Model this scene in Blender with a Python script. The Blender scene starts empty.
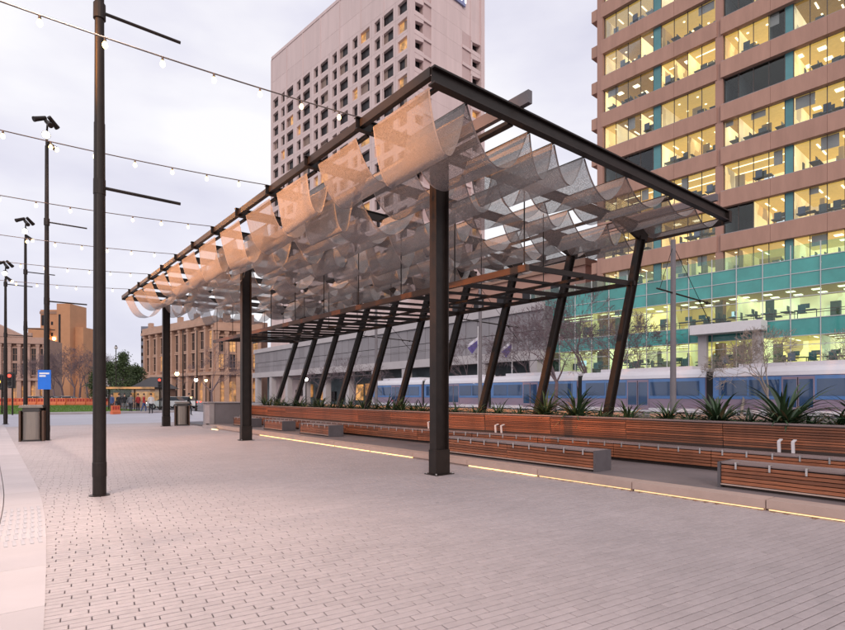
import bpy, bmesh, math, random
import numpy as np
from mathutils import Vector, Matrix, Euler
R = math.radians
rng = random.Random(7)
SC = bpy.context.scene
COL = SC.collection

# ------------------------------------------------------------------ camera
# World frame: +Y runs along the canopy, +X across it, Z up; eye 1.6 m above the paving.
YAW = R(38.66)
cam_d = bpy.data.cameras.new('camera')
cam = bpy.data.objects.new('camera', cam_d); COL.objects.link(cam)
cam.location = (0, 0, 1.6); cam.rotation_euler = (R(90), 0, -YAW)
cam_d.sensor_width = 36; cam_d.lens = 36 * 543 / 845; cam_d.shift_y = 80 / 845
cam_d.clip_start = .1; cam_d.clip_end = 3000
SC.camera = cam

# ------------------------------------------------------------------ sky, sun, exposure
world = bpy.data.worlds.new('World'); SC.world = world; world.use_nodes = True
wn = world.node_tree.nodes; wl = world.node_tree.links; wn.clear()
wo = wn.new('ShaderNodeOutputWorld'); bg = wn.new('ShaderNodeBackground')
sky = wn.new('ShaderNodeTexSky'); sky.sky_type = 'NISHITA'; sky.sun_disc = False
SUN_EL, SUN_AZ = 24, 215
sky.sun_elevation = R(SUN_EL); sky.sun_rotation = R(SUN_AZ)
tc = wn.new('ShaderNodeTexCoord'); mp = wn.new('ShaderNodeMapping'); mp.inputs['Scale'].default_value = (1, 1, 2.6); mp.inputs['Location'].default_value = (8.22, 4.26, 1.8)
n1 = wn.new('ShaderNodeTexNoise'); n1.inputs['Scale'].default_value = 2.1; n1.inputs['Detail'].default_value = 7; n1.inputs['Roughness'].default_value = .46
cr = wn.new('ShaderNodeValToRGB')
e = cr.color_ramp.elements
e[0].position = .28; e[0].color = (.63, .62, .76, 1)
e[1].position = .565; e[1].color = (.97, .955, .985, 1)
m = e.new(.44); m.color = (.81, .795, .89, 1)
x10 = wn.new('ShaderNodeVectorMath'); x10.operation = 'SCALE'; x10.inputs['Scale'].default_value = 8.6
mix = wn.new('ShaderNodeMix'); mix.data_type = 'RGBA'; mix.inputs['Factor'].default_value = .94
wl.new(tc.outputs['Generated'], mp.inputs['Vector']); wl.new(mp.outputs['Vector'], n1.inputs['Vector'])
wl.new(n1.outputs['Fac'], cr.inputs['Fac']); wl.new(cr.outputs['Color'], x10.inputs[0])
wl.new(sky.outputs['Color'], mix.inputs[6]); wl.new(x10.outputs['Vector'], mix.inputs[7])
wl.new(mix.outputs[2], bg.inputs['Color']); bg.inputs['Strength'].default_value = .1
wl.new(bg.outputs['Background'], wo.inputs['Surface'])

sun_d = bpy.data.lights.new('sun', 'SUN'); sun_d.energy = .9; sun_d.angle = R(22); sun_d.color = (1, .84, .72)
sun = bpy.data.objects.new('sun', sun_d); COL.objects.link(sun)
sun.location = (-30, -30, 40)
az = R(SUN_AZ)
sdir = Vector((math.sin(az) * math.cos(R(SUN_EL)), math.cos(az) * math.cos(R(SUN_EL)), math.sin(R(SUN_EL))))
sun.rotation_euler = sdir.to_track_quat('Z', 'Y').to_euler()

SC.view_settings.view_transform = 'Standard'; SC.view_settings.look = 'None'
SC.view_settings.exposure = 0.33; SC.view_settings.gamma = 1.0
SC.cycles.use_denoising = True
SC.cycles.max_bounces = 6; SC.cycles.transparent_max_bounces = 40
SC.cycles.sample_clamp_indirect = 4

# ------------------------------------------------------------------ materials
M = {}
def mat(name, col, rough=.7, metal=0, var=.10, scale=3.0, bump=0, bscale=60, rnd=0, emit=None, estr=0, spec=.5, stretch=(1, 1, 1), coat=0):
    m = bpy.data.materials.new(name); m.use_nodes = True; M[name] = m
    n, l = m.node_tree.nodes, m.node_tree.links
    b = n['Principled BSDF']
    b.inputs['Roughness'].default_value = rough; b.inputs['Metallic'].default_value = metal
    b.inputs['Specular IOR Level'].default_value = spec; b.inputs['Coat Weight'].default_value = coat
    c = n.new('ShaderNodeTexCoord'); mpn = n.new('ShaderNodeMapping'); mpn.inputs['Scale'].default_value = stretch
    l.new(c.outputs['Object'], mpn.inputs['Vector'])
    nz = n.new('ShaderNodeTexNoise'); nz.inputs['Scale'].default_value = scale; nz.inputs['Detail'].default_value = 6; nz.inputs['Roughness'].default_value = .62
    l.new(mpn.outputs['Vector'], nz.inputs['Vector'])
    mr = n.new('ShaderNodeMapRange'); mr.inputs['From Min'].default_value = .25; mr.inputs['From Max'].default_value = .75
    mr.inputs['To Min'].default_value = 1 - var; mr.inputs['To Max'].default_value = 1 + var
    l.new(nz.outputs['Fac'], mr.inputs['Value'])
    val = mr.outputs['Result']
    if rnd:
        oi = n.new('ShaderNodeObjectInfo'); ge = n.new('ShaderNodeNewGeometry')
        ad = n.new('ShaderNodeMath'); ad.operation = 'ADD'; fr = n.new('ShaderNodeMath'); fr.operation = 'FRACT'
        l.new(oi.outputs['Random'], ad.inputs[0]); l.new(ge.outputs['Random Per Island'], ad.inputs[1]); l.new(ad.outputs[0], fr.inputs[0])
        m2 = n.new('ShaderNodeMapRange'); m2.inputs['To Min'].default_value = 1 - rnd; m2.inputs['To Max'].default_value = 1 + rnd
        l.new(fr.outputs[0], m2.inputs['Value'])
        mu = n.new('ShaderNodeMath'); mu.operation = 'MULTIPLY'; l.new(val, mu.inputs[0]); l.new(m2.outputs['Result'], mu.inputs[1]); val = mu.outputs[0]
    vm = n.new('ShaderNodeVectorMath'); vm.operation = 'SCALE'; vm.inputs[0].default_value = col[:3]
    l.new(val, vm.inputs['Scale']); l.new(vm.outputs['Vector'], b.inputs['Base Color'])
    if bump:
        bn = n.new('ShaderNodeTexNoise'); bn.inputs['Scale'].default_value = bscale; bn.inputs['Detail'].default_value = 4
        l.new(mpn.outputs['Vector'], bn.inputs['Vector'])
        bp = n.new('ShaderNodeBump'); bp.inputs['Strength'].default_value = bump; bp.inputs['Distance'].default_value = .01
        l.new(bn.outputs['Fac'], bp.inputs['Height']); l.new(bp.outputs['Normal'], b.inputs['Normal'])
    if emit:
        b.inputs['Emission Color'].default_value = (*emit, 1); b.inputs['Emission Strength'].default_value = estr
    return m

def paver_mat():
    m = mat('paver', (.43, .365, .372), .56, var=.05, scale=1.1, bump=.25, bscale=90, rnd=.05); n, l = m.node_tree.nodes, m.node_tree.links; b = n['Principled BSDF']
    ge = n.new('ShaderNodeNewGeometry'); src = b.inputs['Base Color'].links[0].from_socket
    big = n.new('ShaderNodeTexNoise'); big.inputs['Scale'].default_value = .35; big.inputs['Detail'].default_value = 5
    sp = n.new('ShaderNodeTexVoronoi'); sp.inputs['Scale'].default_value = 1.6; nz = n.new('ShaderNodeTexNoise'); nz.inputs['Scale'].default_value = 14; nz.inputs['Detail'].default_value = 4
    for q in (big, sp, nz): l.new(ge.outputs['Position'], q.inputs['Vector'])
    r1 = n.new('ShaderNodeMapRange'); r1.inputs['From Min'].default_value = .3; r1.inputs['From Max'].default_value = .7; r1.inputs['To Min'].default_value = .93; r1.inputs['To Max'].default_value = 1.06
    r2 = n.new('ShaderNodeMapRange'); r2.inputs['From Min'].default_value = .025; r2.inputs['From Max'].default_value = .06; r2.inputs['To Min'].default_value = .66; r2.inputs['To Max'].default_value = 1
    r3 = n.new('ShaderNodeMapRange'); r3.inputs['From Min'].default_value = .3; r3.inputs['From Max'].default_value = .7; r3.inputs['To Min'].default_value = .93; r3.inputs['To Max'].default_value = 1.06
    l.new(big.outputs['Fac'], r1.inputs['Value']); l.new(sp.outputs['Distance'], r2.inputs['Value']); l.new(nz.outputs['Fac'], r3.inputs['Value'])
    a = n.new('ShaderNodeMath'); a.operation = 'MULTIPLY'; l.new(r1.outputs[0], a.inputs[0]); l.new(r2.outputs[0], a.inputs[1])
    c = n.new('ShaderNodeMath'); c.operation = 'MULTIPLY'; l.new(a.outputs[0], c.inputs[0]); l.new(r3.outputs[0], c.inputs[1])
    v = n.new('ShaderNodeVectorMath'); v.operation = 'SCALE'; l.new(src, v.inputs[0]); l.new(c.outputs[0], v.inputs['Scale']); l.new(v.outputs['Vector'], b.inputs['Base Color'])
paver_mat()
mat('joint_sand', (.15, .125, .127), .95)
mat('pale_slab', (.50, .445, .46), .8, var=.07, scale=1.2, bump=.2, bscale=120, rnd=.05)
mat('tactile', (.46, .43, .46), .8)
mat('asphalt', (.15, .145, .165), .75, var=.2, scale=.4, bump=.3, bscale=80)
mat('road_grey', (.42, .405, .47), .5, var=.15, scale=.25)
mat('grass', (.11, .20, .035), .95, var=.3, scale=2)
mat('deck', (.20, .165, .17), .6, var=.18, scale=1.3, bump=.2)
mat('kerb_stone', (.50, .36, .31), .7, var=.1, scale=4, bump=.15, rnd=.06)
mat('led_dim', (.9, .8, .6), emit=(1, .64, .26), estr=.85)
mat('led', (.9, .8, .6), emit=(1, .66, .24), estr=2.3)
mat('steel', (.021, .0145, .0125), .45, var=.3, scale=5, spec=.3)
mat('steel_purple', (.13, .115, .13), .4, var=.15, scale=3)
mat('rail_wood', (.09, .045, .026), .45, var=.25, scale=3, stretch=(4, .5, 4))
mat('hem', (.36, .33, .33), .5, metal=.3)
mat('galv', (.62, .60, .60), .35, metal=.8, var=.15, scale=6)
mat('stainless', (.27, .235, .21), .36, metal=.9, var=.12, scale=4, stretch=(6, 6, .6))
mat('bin_dark', (.05, .045, .045), .6)
mat('timber', (.26, .088, .040), .40, var=.45, scale=5, bump=.3, bscale=25, rnd=.42, stretch=(7, .7, 7), spec=.6)
mat('timber_grey', (.26, .19, .185), .55, var=.2, scale=5, rnd=.16, stretch=(7, .7, 7))
mat('timber_dark', (.05, .03, .025), .7)
mat('concrete', (.36, .32, .33), .75, var=.15, scale=1.5, bump=.2)
mat('concrete_dark', (.19, .17, .185), .75, var=.15, scale=1.5)
mat('end_panel', (.10, .088, .098), .6, var=.2, scale=3)
mat('soil', (.05, .035, .028), .95, var=.4, scale=5, bump=.6, bscale=30)
mat('leaf', (.035, .068, .03), .42, var=.3, scale=2, rnd=.35)
mat('leaf_low', (.055, .10, .035), .5, var=.3, scale=2, rnd=.4)
mat('leaf_olive', (.055, .085, .03), .7, var=.3, scale=1.5, rnd=.45)
mat('bark_pale', (.30, .25, .22), .8, var=.2, scale=3)
mat('bark_purple', (.16, .115, .13), .85, var=.25, scale=3)
mat('hotel', (.67, .525, .515), .85, var=.09, scale=.8, stretch=(1, 1, .12), bump=.1, bscale=6, rnd=.035)
mat('hotel_rib', (.56, .41, .40), .85, var=.08, scale=.6)
mat('brown_band', (.46, .265, .205), .8, var=.12, scale=1.6, stretch=(1, 1, .2), bump=.1, bscale=8, rnd=.04)
mat('brown_pier', (.43, .245, .195), .8, var=.07, scale=.5)
mat('teal_panel', (.10, .27, .29), .25, var=.12, scale=.8, rnd=.12)
mat('teal_spandrel', (.05, .31, .285), .10, var=.25, scale=.5, rnd=.2, coat=.6)
mat('mullion_white', (.58, .60, .62), .4)
mat('mullion_dark', (.10, .08, .075), .5)
mat('white_paint', (.74, .71, .74), .5, var=.05)
mat('off_white', (.50, .46, .475), .7, var=.08, scale=.5)
mat('grey_panel', (.27, .25, .27), .6, var=.1, scale=.4, rnd=.09)
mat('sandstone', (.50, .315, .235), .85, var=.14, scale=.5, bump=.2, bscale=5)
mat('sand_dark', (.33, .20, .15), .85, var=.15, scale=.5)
mat('court_stone', (.46, .30, .245), .85, var=.14, scale=.4)
mat('brick_orange', (.52, .26, .14), .85, var=.1, scale=.3)
mat('blue_grey', (.17, .19, .25), .6, var=.08)
mat('roof_dark', (.055, .05, .055), .6)
mat('win_dark', (.022, .019, .022), .25, var=.3, scale=.7, spec=.25)
mat('curtain', (.30, .22, .19), .8, var=.2, scale=2, stretch=(1, 8, .4))
def uneven_glow(name, col, lo_, hi_, scale):
    m = mat(name, (.22, .15, .09), .45); n, l = m.node_tree.nodes, m.node_tree.links; b = n['Principled BSDF']
    c = n.new('ShaderNodeTexCoord'); z_ = n.new('ShaderNodeTexNoise'); z_.inputs['Scale'].default_value = scale; z_.inputs['Detail'].default_value = 5; z_.inputs['Roughness'].default_value = .7
    oi = n.new('ShaderNodeObjectInfo'); ad = n.new('ShaderNodeVectorMath'); l.new(c.outputs['Object'], ad.inputs[0]); l.new(oi.outputs['Location'], ad.inputs[1]); l.new(ad.outputs[0], z_.inputs['Vector'])
    r = n.new('ShaderNodeMapRange'); r.inputs['From Min'].default_value = .34; r.inputs['From Max'].default_value = .68; r.inputs['To Min'].default_value = lo_; r.inputs['To Max'].default_value = hi_
    l.new(z_.outputs['Fac'], r.inputs['Value']); l.new(r.outputs['Result'], b.inputs['Emission Strength']); b.inputs['Emission Color'].default_value = (*col, 1)
uneven_glow('win_warm', (1, .48, .15), .05, .85, .9)
uneven_glow('shop_warm', (1, .43, .13), .02, .62, .6)
mat('room_dark', (.13, .16, .18), .8, var=.4, scale=.5)  # unlit interiors: darkness put into the wall and ceiling colours
mat('ceiling_dark', (.03, .027, .022), .8)
mat('ceiling_glow_dim', (.2, .13, .06), .8, var=.3, emit=(.7, .36, .08), estr=.22)
mat('ceiling_glow_warm', (.4, .3, .12), .8, var=.2, emit=(.9, .55, .14), estr=.5)  # both lit ceilings glow themselves instead of being lit by the fittings
mat('room_floor', (.25, .22, .2), .8)
mat('desk_grey', (.12, .15, .19), .6, rnd=.4)
mat('screen', (.1, .1, .1), emit=(.8, .88, 1), estr=.9)
mat('ceil_light', (.9, .9, .8), emit=(1, .86, .55), estr=2.2)
mat('orange_plastic', (.62, .15, .06), .5, var=.12, rnd=.15)
mat('red_lamp', (.6, .02, .02), emit=(1, .05, .03), estr=3)
mat('amber_lamp', (.6, .3, .02), emit=(1, .55, .08), estr=3)
mat('lamp_warm', (.9, .8, .6), emit=(1, .62, .25), estr=14)
mat('lamp_white', (.9, .9, .9), emit=(1, .9, .74), estr=14)
mat('bulb', (.9, .8, .6), emit=(1, .58, .20), estr=7)
mat('cable', (.10, .085, .085), .6)
mat('sign_blue', (.015, .14, .55), .4, emit=(.01, .12, .6), estr=.25)
mat('sign_white', (.85, .85, .88), .5)
mat('letter_lit', (.9, .9, .95), emit=(.92, .95, 1), estr=.9)
mat('sign_panel', (.22, .24, .42), .5)
mat('car_white', (.72, .72, .74), .25, var=.02, coat=.5)
mat('car_dark', (.05, .055, .07), .25, coat=.5)
mat('tyre', (.02, .02, .02), .8)
mat('rim', (.5, .5, .52), .35, metal=.8)
mat('car_glass', (.02, .025, .03), .08)
mat('headlight', (.9, .9, .8), emit=(1, .9, .7), estr=8)
mat('skin', (.45, .27, .2), .6)
mat('hair', (.03, .02, .018), .7)
for nm, c in (('cloth_black', (.02, .02, .025)), ('cloth_red', (.4, .04, .04)), ('cloth_white', (.6, .58, .58)), ('cloth_blue', (.05, .08, .2)), ('cloth_grey', (.16, .16, .18))):
    mat(nm, c, .85)
mat('tram_white', (.70, .68, .74), .3, var=.03, coat=.4)
mat('tram_blue', (.09, .21, .48), .25, var=.1, scale=.6, coat=.5)
mat('tram_glass', (.03, .07, .16), .06, var=.2, scale=.4, coat=1)
mat('tram_mauve', (.30, .23, .31), .35, var=.12, scale=.5)
mat('flag_cloth', (.12, .09, .28), .8)
mat('flag_white', (.65, .62, .7), .8)

def lit_room():  # room walls emit, standing in for lamplight inside the offices
    m = bpy.data.materials.new('room_lit'); m.use_nodes = True; M['room_lit'] = m
    n, l = m.node_tree.nodes, m.node_tree.links
    b = n['Principled BSDF']; b.inputs['Roughness'].default_value = .9
    c = n.new('ShaderNodeTexCoord'); mp_ = n.new('ShaderNodeMapping'); mp_.inputs['Scale'].default_value = (.9, .9, .5)
    v = n.new('ShaderNodeTexVoronoi'); v.distance = 'CHEBYCHEV'; v.inputs['Scale'].default_value = .8
    l.new(c.outputs['Object'], mp_.inputs['Vector']); l.new(mp_.outputs['Vector'], v.inputs['Vector'])
    sp = n.new('ShaderNodeSeparateColor'); l.new(v.outputs['Color'], sp.inputs['Color'])
    r = n.new('ShaderNodeValToRGB'); el = r.color_ramp.elements
    el[0].position = 0; el[0].color = (.16, .10, .05, 1); el[1].position = 1; el[1].color = (1, .84, .46, 1)
    k = el.new(.3); k.color = (.78, .48, .14, 1); k = el.new(.6); k.color = (.98, .72, .30, 1)
    l.new(sp.outputs['Red'], r.inputs['Fac'])
    nz = n.new('ShaderNodeTexNoise'); nz.inputs['Scale'].default_value = .35; l.new(c.outputs['Object'], nz.inputs['Vector'])
    mr = n.new('ShaderNodeMapRange'); mr.inputs['From Min'].default_value = .3; mr.inputs['From Max'].default_value = .7; mr.inputs['To Min'].default_value = .4; mr.inputs['To Max'].default_value = 1.15
    l.new(nz.outputs['Fac'], mr.inputs['Value'])
    oi = n.new('ShaderNodeObjectInfo'); m3 = n.new('ShaderNodeMapRange'); m3.inputs['To Min'].default_value = .45; m3.inputs['To Max'].default_value = 1.2; l.new(oi.outputs['Random'], m3.inputs['Value'])
    mu = n.new('ShaderNodeMath'); mu.operation = 'MULTIPLY'; l.new(mr.outputs['Result'], mu.inputs[0]); l.new(m3.outputs['Result'], mu.inputs[1])
    f1 = n.new('ShaderNodeMath'); f1.operation = 'MULTIPLY'; f1.inputs[1].default_value = 7.31; f2 = n.new('ShaderNodeMath'); f2.operation = 'FRACT'; l.new(oi.outputs['Random'], f1.inputs[0]); l.new(f1.outputs[0], f2.inputs[0])
    f3 = n.new('ShaderNodeMapRange'); f3.inputs['To Max'].default_value = .55; l.new(f2.outputs[0], f3.inputs['Value'])
    hx = n.new('ShaderNodeMix'); hx.data_type = 'RGBA'; l.new(f3.outputs['Result'], hx.inputs['Factor']); l.new(r.outputs['Color'], hx.inputs[6]); hx.inputs[7].default_value = (.95, .86, .62, 1)
    l.new(hx.outputs[2], b.inputs['Base Color']); l.new(hx.outputs[2], b.inputs['Emission Color']); l.new(mu.outputs[0], b.inputs['Emission Strength'])
lit_room()

def thin_glass(name, tint, refl, rough=.02):
    m = bpy.data.materials.new(name); m.use_nodes = True; M[name] = m
    n, l = m.node_tree.nodes, m.node_tree.links; n.clear()
    o = n.new('ShaderNodeOutputMaterial'); t = n.new('ShaderNodeBsdfTransparent'); g = n.new('ShaderNodeBsdfGlossy')
    t.inputs['Color'].default_value = (*tint, 1); g.inputs['Roughness'].default_value = rough
    lw = n.new('ShaderNodeLayerWeight'); lw.inputs['Blend'].default_value = .35
    ma = n.new('ShaderNodeMath'); ma.operation = 'MULTIPLY_ADD'; ma.inputs[1].default_value = .35; ma.inputs[2].default_value = refl; ma.use_clamp = True
    l.new(lw.outputs['Fresnel'], ma.inputs[0])
    mx = n.new('ShaderNodeMixShader'); l.new(ma.outputs[0], mx.inputs['Fac']); l.new(t.outputs[0], mx.inputs[1]); l.new(g.outputs[0], mx.inputs[2])
    l.new(mx.outputs[0], o.inputs['Surface'])
thin_glass('glass', (.90, .93, .92), .025)
thin_glass('glass_teal', (.74, .92, .88), .03)

def mesh_fabric():
    m = bpy.data.materials.new('mesh_fabric'); m.use_nodes = True; M['mesh_fabric'] = m
    n, l = m.node_tree.nodes, m.node_tree.links; n.clear()
    o = n.new('ShaderNodeOutputMaterial'); t = n.new('ShaderNodeBsdfTransparent')
    d = n.new('ShaderNodeBsdfDiffuse'); tr = n.new('ShaderNodeBsdfTranslucent'); gl = n.new('ShaderNodeBsdfGlossy')
    gl.inputs['Roughness'].default_value = .45; gl.inputs['Color'].default_value = (.5, .45, .42, 1)
    oi = n.new('ShaderNodeObjectInfo'); mr = n.new('ShaderNodeMapRange'); mr.inputs['To Min'].default_value = .75; mr.inputs['To Max'].default_value = 1.15
    l.new(oi.outputs['Random'], mr.inputs['Value'])
    vs = n.new('ShaderNodeVectorMath'); vs.operation = 'SCALE'; vs.inputs[0].default_value = (.37, .345, .345)
    l.new(mr.outputs['Result'], vs.inputs['Scale']); l.new(vs.outputs['Vector'], d.inputs['Color'])
    tr.inputs['Color'].default_value = (.34, .31, .31, 1)
    m1 = n.new('ShaderNodeMixShader'); m1.inputs['Fac'].default_value = .07; l.new(d.outputs[0], m1.inputs[1]); l.new(tr.outputs[0], m1.inputs[2])
    m2 = n.new('ShaderNodeMixShader'); m2.inputs['Fac'].default_value = .12; l.new(m1.outputs[0], m2.inputs[1]); l.new(gl.outputs[0], m2.inputs[2])
    # woven wire: fine perforation, a little uneven
    uv = n.new('ShaderNodeUVMap'); mp_ = n.new('ShaderNodeMapping'); mp_.inputs['Scale'].default_value = (44, 44, 1)
    ck = n.new('ShaderNodeTexVoronoi'); ck.inputs['Scale'].default_value = 1; ck.inputs['Randomness'].default_value = .35
    l.new(uv.outputs['UV'], mp_.inputs['Vector']); l.new(mp_.outputs['Vector'], ck.inputs['Vector'])
    a = n.new('ShaderNodeMapRange'); a.inputs['From Min'].default_value = .2; a.inputs['From Max'].default_value = .55; a.inputs['To Min'].default_value = .42; a.inputs['To Max'].default_value = .84
    l.new(ck.outputs['Distance'], a.inputs['Value'])
    mx = n.new('ShaderNodeMixShader'); l.new(a.outputs['Result'], mx.inputs['Fac']); l.new(t.outputs[0], mx.inputs[1]); l.new(m2.outputs[0], mx.inputs[2])
    l.new(mx.outputs[0], o.inputs['Surface'])
mesh_fabric()

# ------------------------------------------------------------------ helpers
f_, cx_, hy_ = 543., 422.5, 395.
cs, sn = math.cos(YAW), math.sin(YAW)
def at(px, Y, z=0.):                       # a place on the ground plan: bearing px, Y metres ahead of the camera
    X = (px - cx_) / f_ * Y
    return Vector((cs * X + sn * Y, -sn * X + cs * Y, z))
def zat(py, Y): return 1.6 + (hy_ - py) * Y / f_

class MB:
    def __init__(s): s.v = []; s.f = []; s.uv = None
    def add(s, vs, fs):
        b = len(s.v); s.v += [tuple(q) for q in vs]; s.f += [tuple(i + b for i in q) for q in fs]; return s
    def box(s, x0, x1, y0, y1, z0, z1):
        return s.add([(x0, y0, z0), (x1, y0, z0), (x1, y1, z0), (x0, y1, z0), (x0, y0, z1), (x1, y0, z1), (x1, y1, z1), (x0, y1, z1)],
                     [(3, 2, 1, 0), (4, 5, 6, 7), (0, 1, 5, 4), (1, 2, 6, 5), (2, 3, 7, 6), (3, 0, 4, 7)])
    def bar(s, a, b, w, h, up=(0, 0, 1)):   # rectangular bar from a to b
        a, b = Vector(a), Vector(b); d = (b - a).normalized(); u = Vector(up)
        sd = d.cross(u); sd = sd.normalized() if sd.length > 1e-4 else Vector((1, 0, 0)); u = sd.cross(d).normalized()
        q = []
        for c in (a, b):
            for i, j in ((-1, -1), (1, -1), (1, 1), (-1, 1)): q.append(c + sd * (w / 2 * i) + u * (h / 2 * j))
        return s.add(q, [(3, 2, 1, 0), (4, 5, 6, 7), (0, 1, 5, 4), (1, 2, 6, 5), (2, 3, 7, 6), (3, 0, 4, 7)])
    def tube(s, a, b, r0, r1=None, n=8, caps=True):
        a, b = Vector(a), Vector(b); r1 = r0 if r1 is None else r1; d = (b - a).normalized()
        u = d.cross(Vector((0, 0, 1)) if abs(d.z) < .95 else Vector((1, 0, 0))).normalized(); w = d.cross(u)
        q = [c + (u * math.cos(2 * math.pi * k / n) + w * math.sin(2 * math.pi * k / n)) * r for c, r in ((a, r0), (b, r1)) for k in range(n)]
        fs = [(k, (k + 1) % n, n + (k + 1) % n, n + k) for k in range(n)]
        if caps: fs += [tuple(range(n - 1, -1, -1)), tuple(range(n, 2 * n))]
        return s.add(q, fs)
    def lathe(s, prof, n=16, c=(0, 0, 0)):
        q = [(c[0] + r * math.cos(2 * math.pi * k / n), c[1] + r * math.sin(2 * math.pi * k / n), c[2] + z) for r, z in prof for k in range(n)]
        fs = [(i * n + k, i * n + (k + 1) % n, (i + 1) * n + (k + 1) % n, (i + 1) * n + k) for i in range(len(prof) - 1) for k in range(n)]
        fs += [tuple(range(n - 1, -1, -1)), tuple(range((len(prof) - 1) * n, len(prof) * n))]
        return s.add(q, fs)
    def prism(s, pts, axis, a, b):          # outline pts (2-D) extruded along an axis from a to b
        def P(u, v, w): return {'x': (w, u, v), 'y': (u, w, v), 'z': (u, v, w)}[axis]
        n = len(pts); q = [P(u, v, a) for u, v in pts] + [P(u, v, b) for u, v in pts]
        return s.add(q, [tuple(range(n)), tuple(range(2 * n - 1, n - 1, -1))] + [(i, i + n, (i + 1) % n + n, (i + 1) % n) for i in range(n)])
    def data(s, name, mats, fix=True, smooth=False):
        me = bpy.data.meshes.new(name); me.from_pydata(s.v, [], s.f)
        for m_ in ([mats] if isinstance(mats, str) else mats): me.materials.append(M[m_])
        if fix:
            bm = bmesh.new(); bm.from_mesh(me); bmesh.ops.recalc_face_normals(bm, faces=bm.faces); bm.to_mesh(me); bm.free()
        if smooth:
            for p in me.polygons: p.use_smooth = True
        me.update(); return me
    def build(s, name, mats, parent=None, loc=(0, 0, 0), rot=(0, 0, 0), world=False, smooth=False, fix=True):
        if world:
            o_ = ORG[parent]; s.v = [(a - o_[0], b - o_[1], c - o_[2]) for a, b, c in s.v]
        return put(name, s.data(name, mats, fix, smooth), parent, loc, rot)
ORG = {}
def put(name, me, parent=None, loc=(0, 0, 0), rot=(0, 0, 0), scale=None):
    o = bpy.data.objects.new(name, me); COL.objects.link(o); o.location = loc; o.rotation_euler = rot
    if scale: o.scale = scale
    if parent: o.parent = parent
    return o
def tag(o, label=None, cat=None, group=None, kind=None):
    if label: o['label'] = label
    if cat: o['category'] = cat
    if group: o['group'] = group
    if kind: o['kind'] = kind
    return o
def root(name, label, cat, loc=(0, 0, 0), rz=0, group=None):
    o = bpy.data.objects.new(name, None); COL.objects.link(o); o.location = loc; o.rotation_euler = (0, 0, rz); o.empty_display_size = .3
    ORG[o] = tuple(loc); return tag(o, label, cat, group)
def copy_tree(o, parent=None, label=None):
    c = o.copy(); COL.objects.link(c); c.parent = parent
    for ch in list(o.children): copy_tree(ch, c)
    return c
def box_data(name, sx, sy, sz, m_, bev=0):  # a box centred on its origin, optionally with softened edges
    b = MB().box(-sx / 2, sx / 2, -sy / 2, sy / 2, -sz / 2, sz / 2); me = b.data(name, m_)
    if bev:
        bm = bmesh.new(); bm.from_mesh(me); bmesh.ops.bevel(bm, geom=bm.edges[:], offset=bev, segments=1, affect='EDGES'); bm.to_mesh(me); bm.free()
    return me
def struct(name, mb, m_, **k): return tag(mb.build(name, m_, **k), kind='structure')

# ------------------------------------------------------------------ ground
struct('ground', MB().box(-900, 900, -900, 900, -.6, -.06), 'asphalt')
plaza = struct('plaza', MB().box(-1.5, 9.2, -8, 34.5, -.055, -.022), 'joint_sand')
struct('crossing_road', MB().box(-60, 16, 34.52, 57, -.055, -.012), 'road_grey')
struct('street', MB().box(17, 48, -60, 200, -.055, -.02), 'asphalt')
verge = struct('verge', MB().box(-60, 12.5, 57.02, 106, -.055, .02), 'grass')
gq = MB(); g_ = random.Random(3)
for i in range(16000):
    x = g_.uniform(-8, 12); y = g_.uniform(57.1, 100); h = g_.uniform(.05, .12); a = g_.uniform(0, 6.28); w = .03
    gq.add([(x - w * math.cos(a), y - w * math.sin(a), .02), (x + w * math.cos(a), y + w * math.sin(a), .02), (x + g_.uniform(-.03, .03), y, .02 + h)], [(0, 1, 2)])
tag(gq.build('grass', 'grass', fix=False), 'strip of short green lawn behind the orange barriers', 'grass', kind='stuff')

# clay pavers: course direction turned a few degrees from the canopy
PL, PW, PT, JG = .30, .080, .04, .0075
pa = R(38.66 - 31.5)
ex = Vector((math.cos(pa), -math.sin(pa), 0)); ey = Vector((math.sin(pa), math.cos(pa), 0))
def edge_x(y):
    if y < 4.5: return .30 - (4.5 - y) * .09
    t = min(1, (y - 4.5) / 7.5); return .30 + .37 * math.sin(t * math.pi / 2)    # where the pavers meet the pale band
def paver_mesh():
    l, w, c = PL / 2 - JG / 2, PW / 2 - JG / 2, .003
    vs = []
    for z, k in ((-PT, 0), (-c, 0), (0, c)): vs += [(-l + k, -w + k, z), (l - k, -w + k, z), (l - k, w - k, z), (-l + k, w - k, z)]
    fs = [(8, 9, 10, 11)]
    for a in (0, 4): fs += [(a + i, a + (i + 1) % 4, a + 4 + (i + 1) % 4, a + 4 + i) for i in range(4)]
    return np.array(vs), fs
pv, pf = paver_mesh()
cells = []
for j in range(-100, 480):
    off = (j % 2) * PL / 2 + (.03 * math.sin(j * 1.7))
    for i in range(-34, 60):
        c = ex * (i * PL + off) + ey * (j * PW)
        if not (edge_x(c.y) - .15 < c.x < 8.46 and -1 < c.y < 34.3): continue
        X = cs * c.x - sn * c.y; Y = sn * c.x + cs * c.y
        if Y < 1.2: continue
        cells.append((Y, X, c))
def inframe(Y, X):
    px = cx_ + f_ * X / Y; py = hy_ + f_ * 1.6 / Y
    return -20 < px < 865 and py < 648
vis = sorted([q for q in cells if inframe(q[0], q[1])], key=lambda q: q[0])
near = vis[:300]; nearset = set(id(q) for q in near)
pm = MB(); pm.v = [tuple(q) for q in pv]; pm.f = list(pf); pdata = pm.data('paver', 'paver', fix=False)
jr = random.Random(11)
for q in near:
    put('paver', pdata, plaza, (q[2].x, q[2].y, jr.uniform(-.001, .001)), (jr.uniform(-.003, .003), jr.uniform(-.003, .003), -pa + jr.uniform(-.008, .008)))
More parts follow.
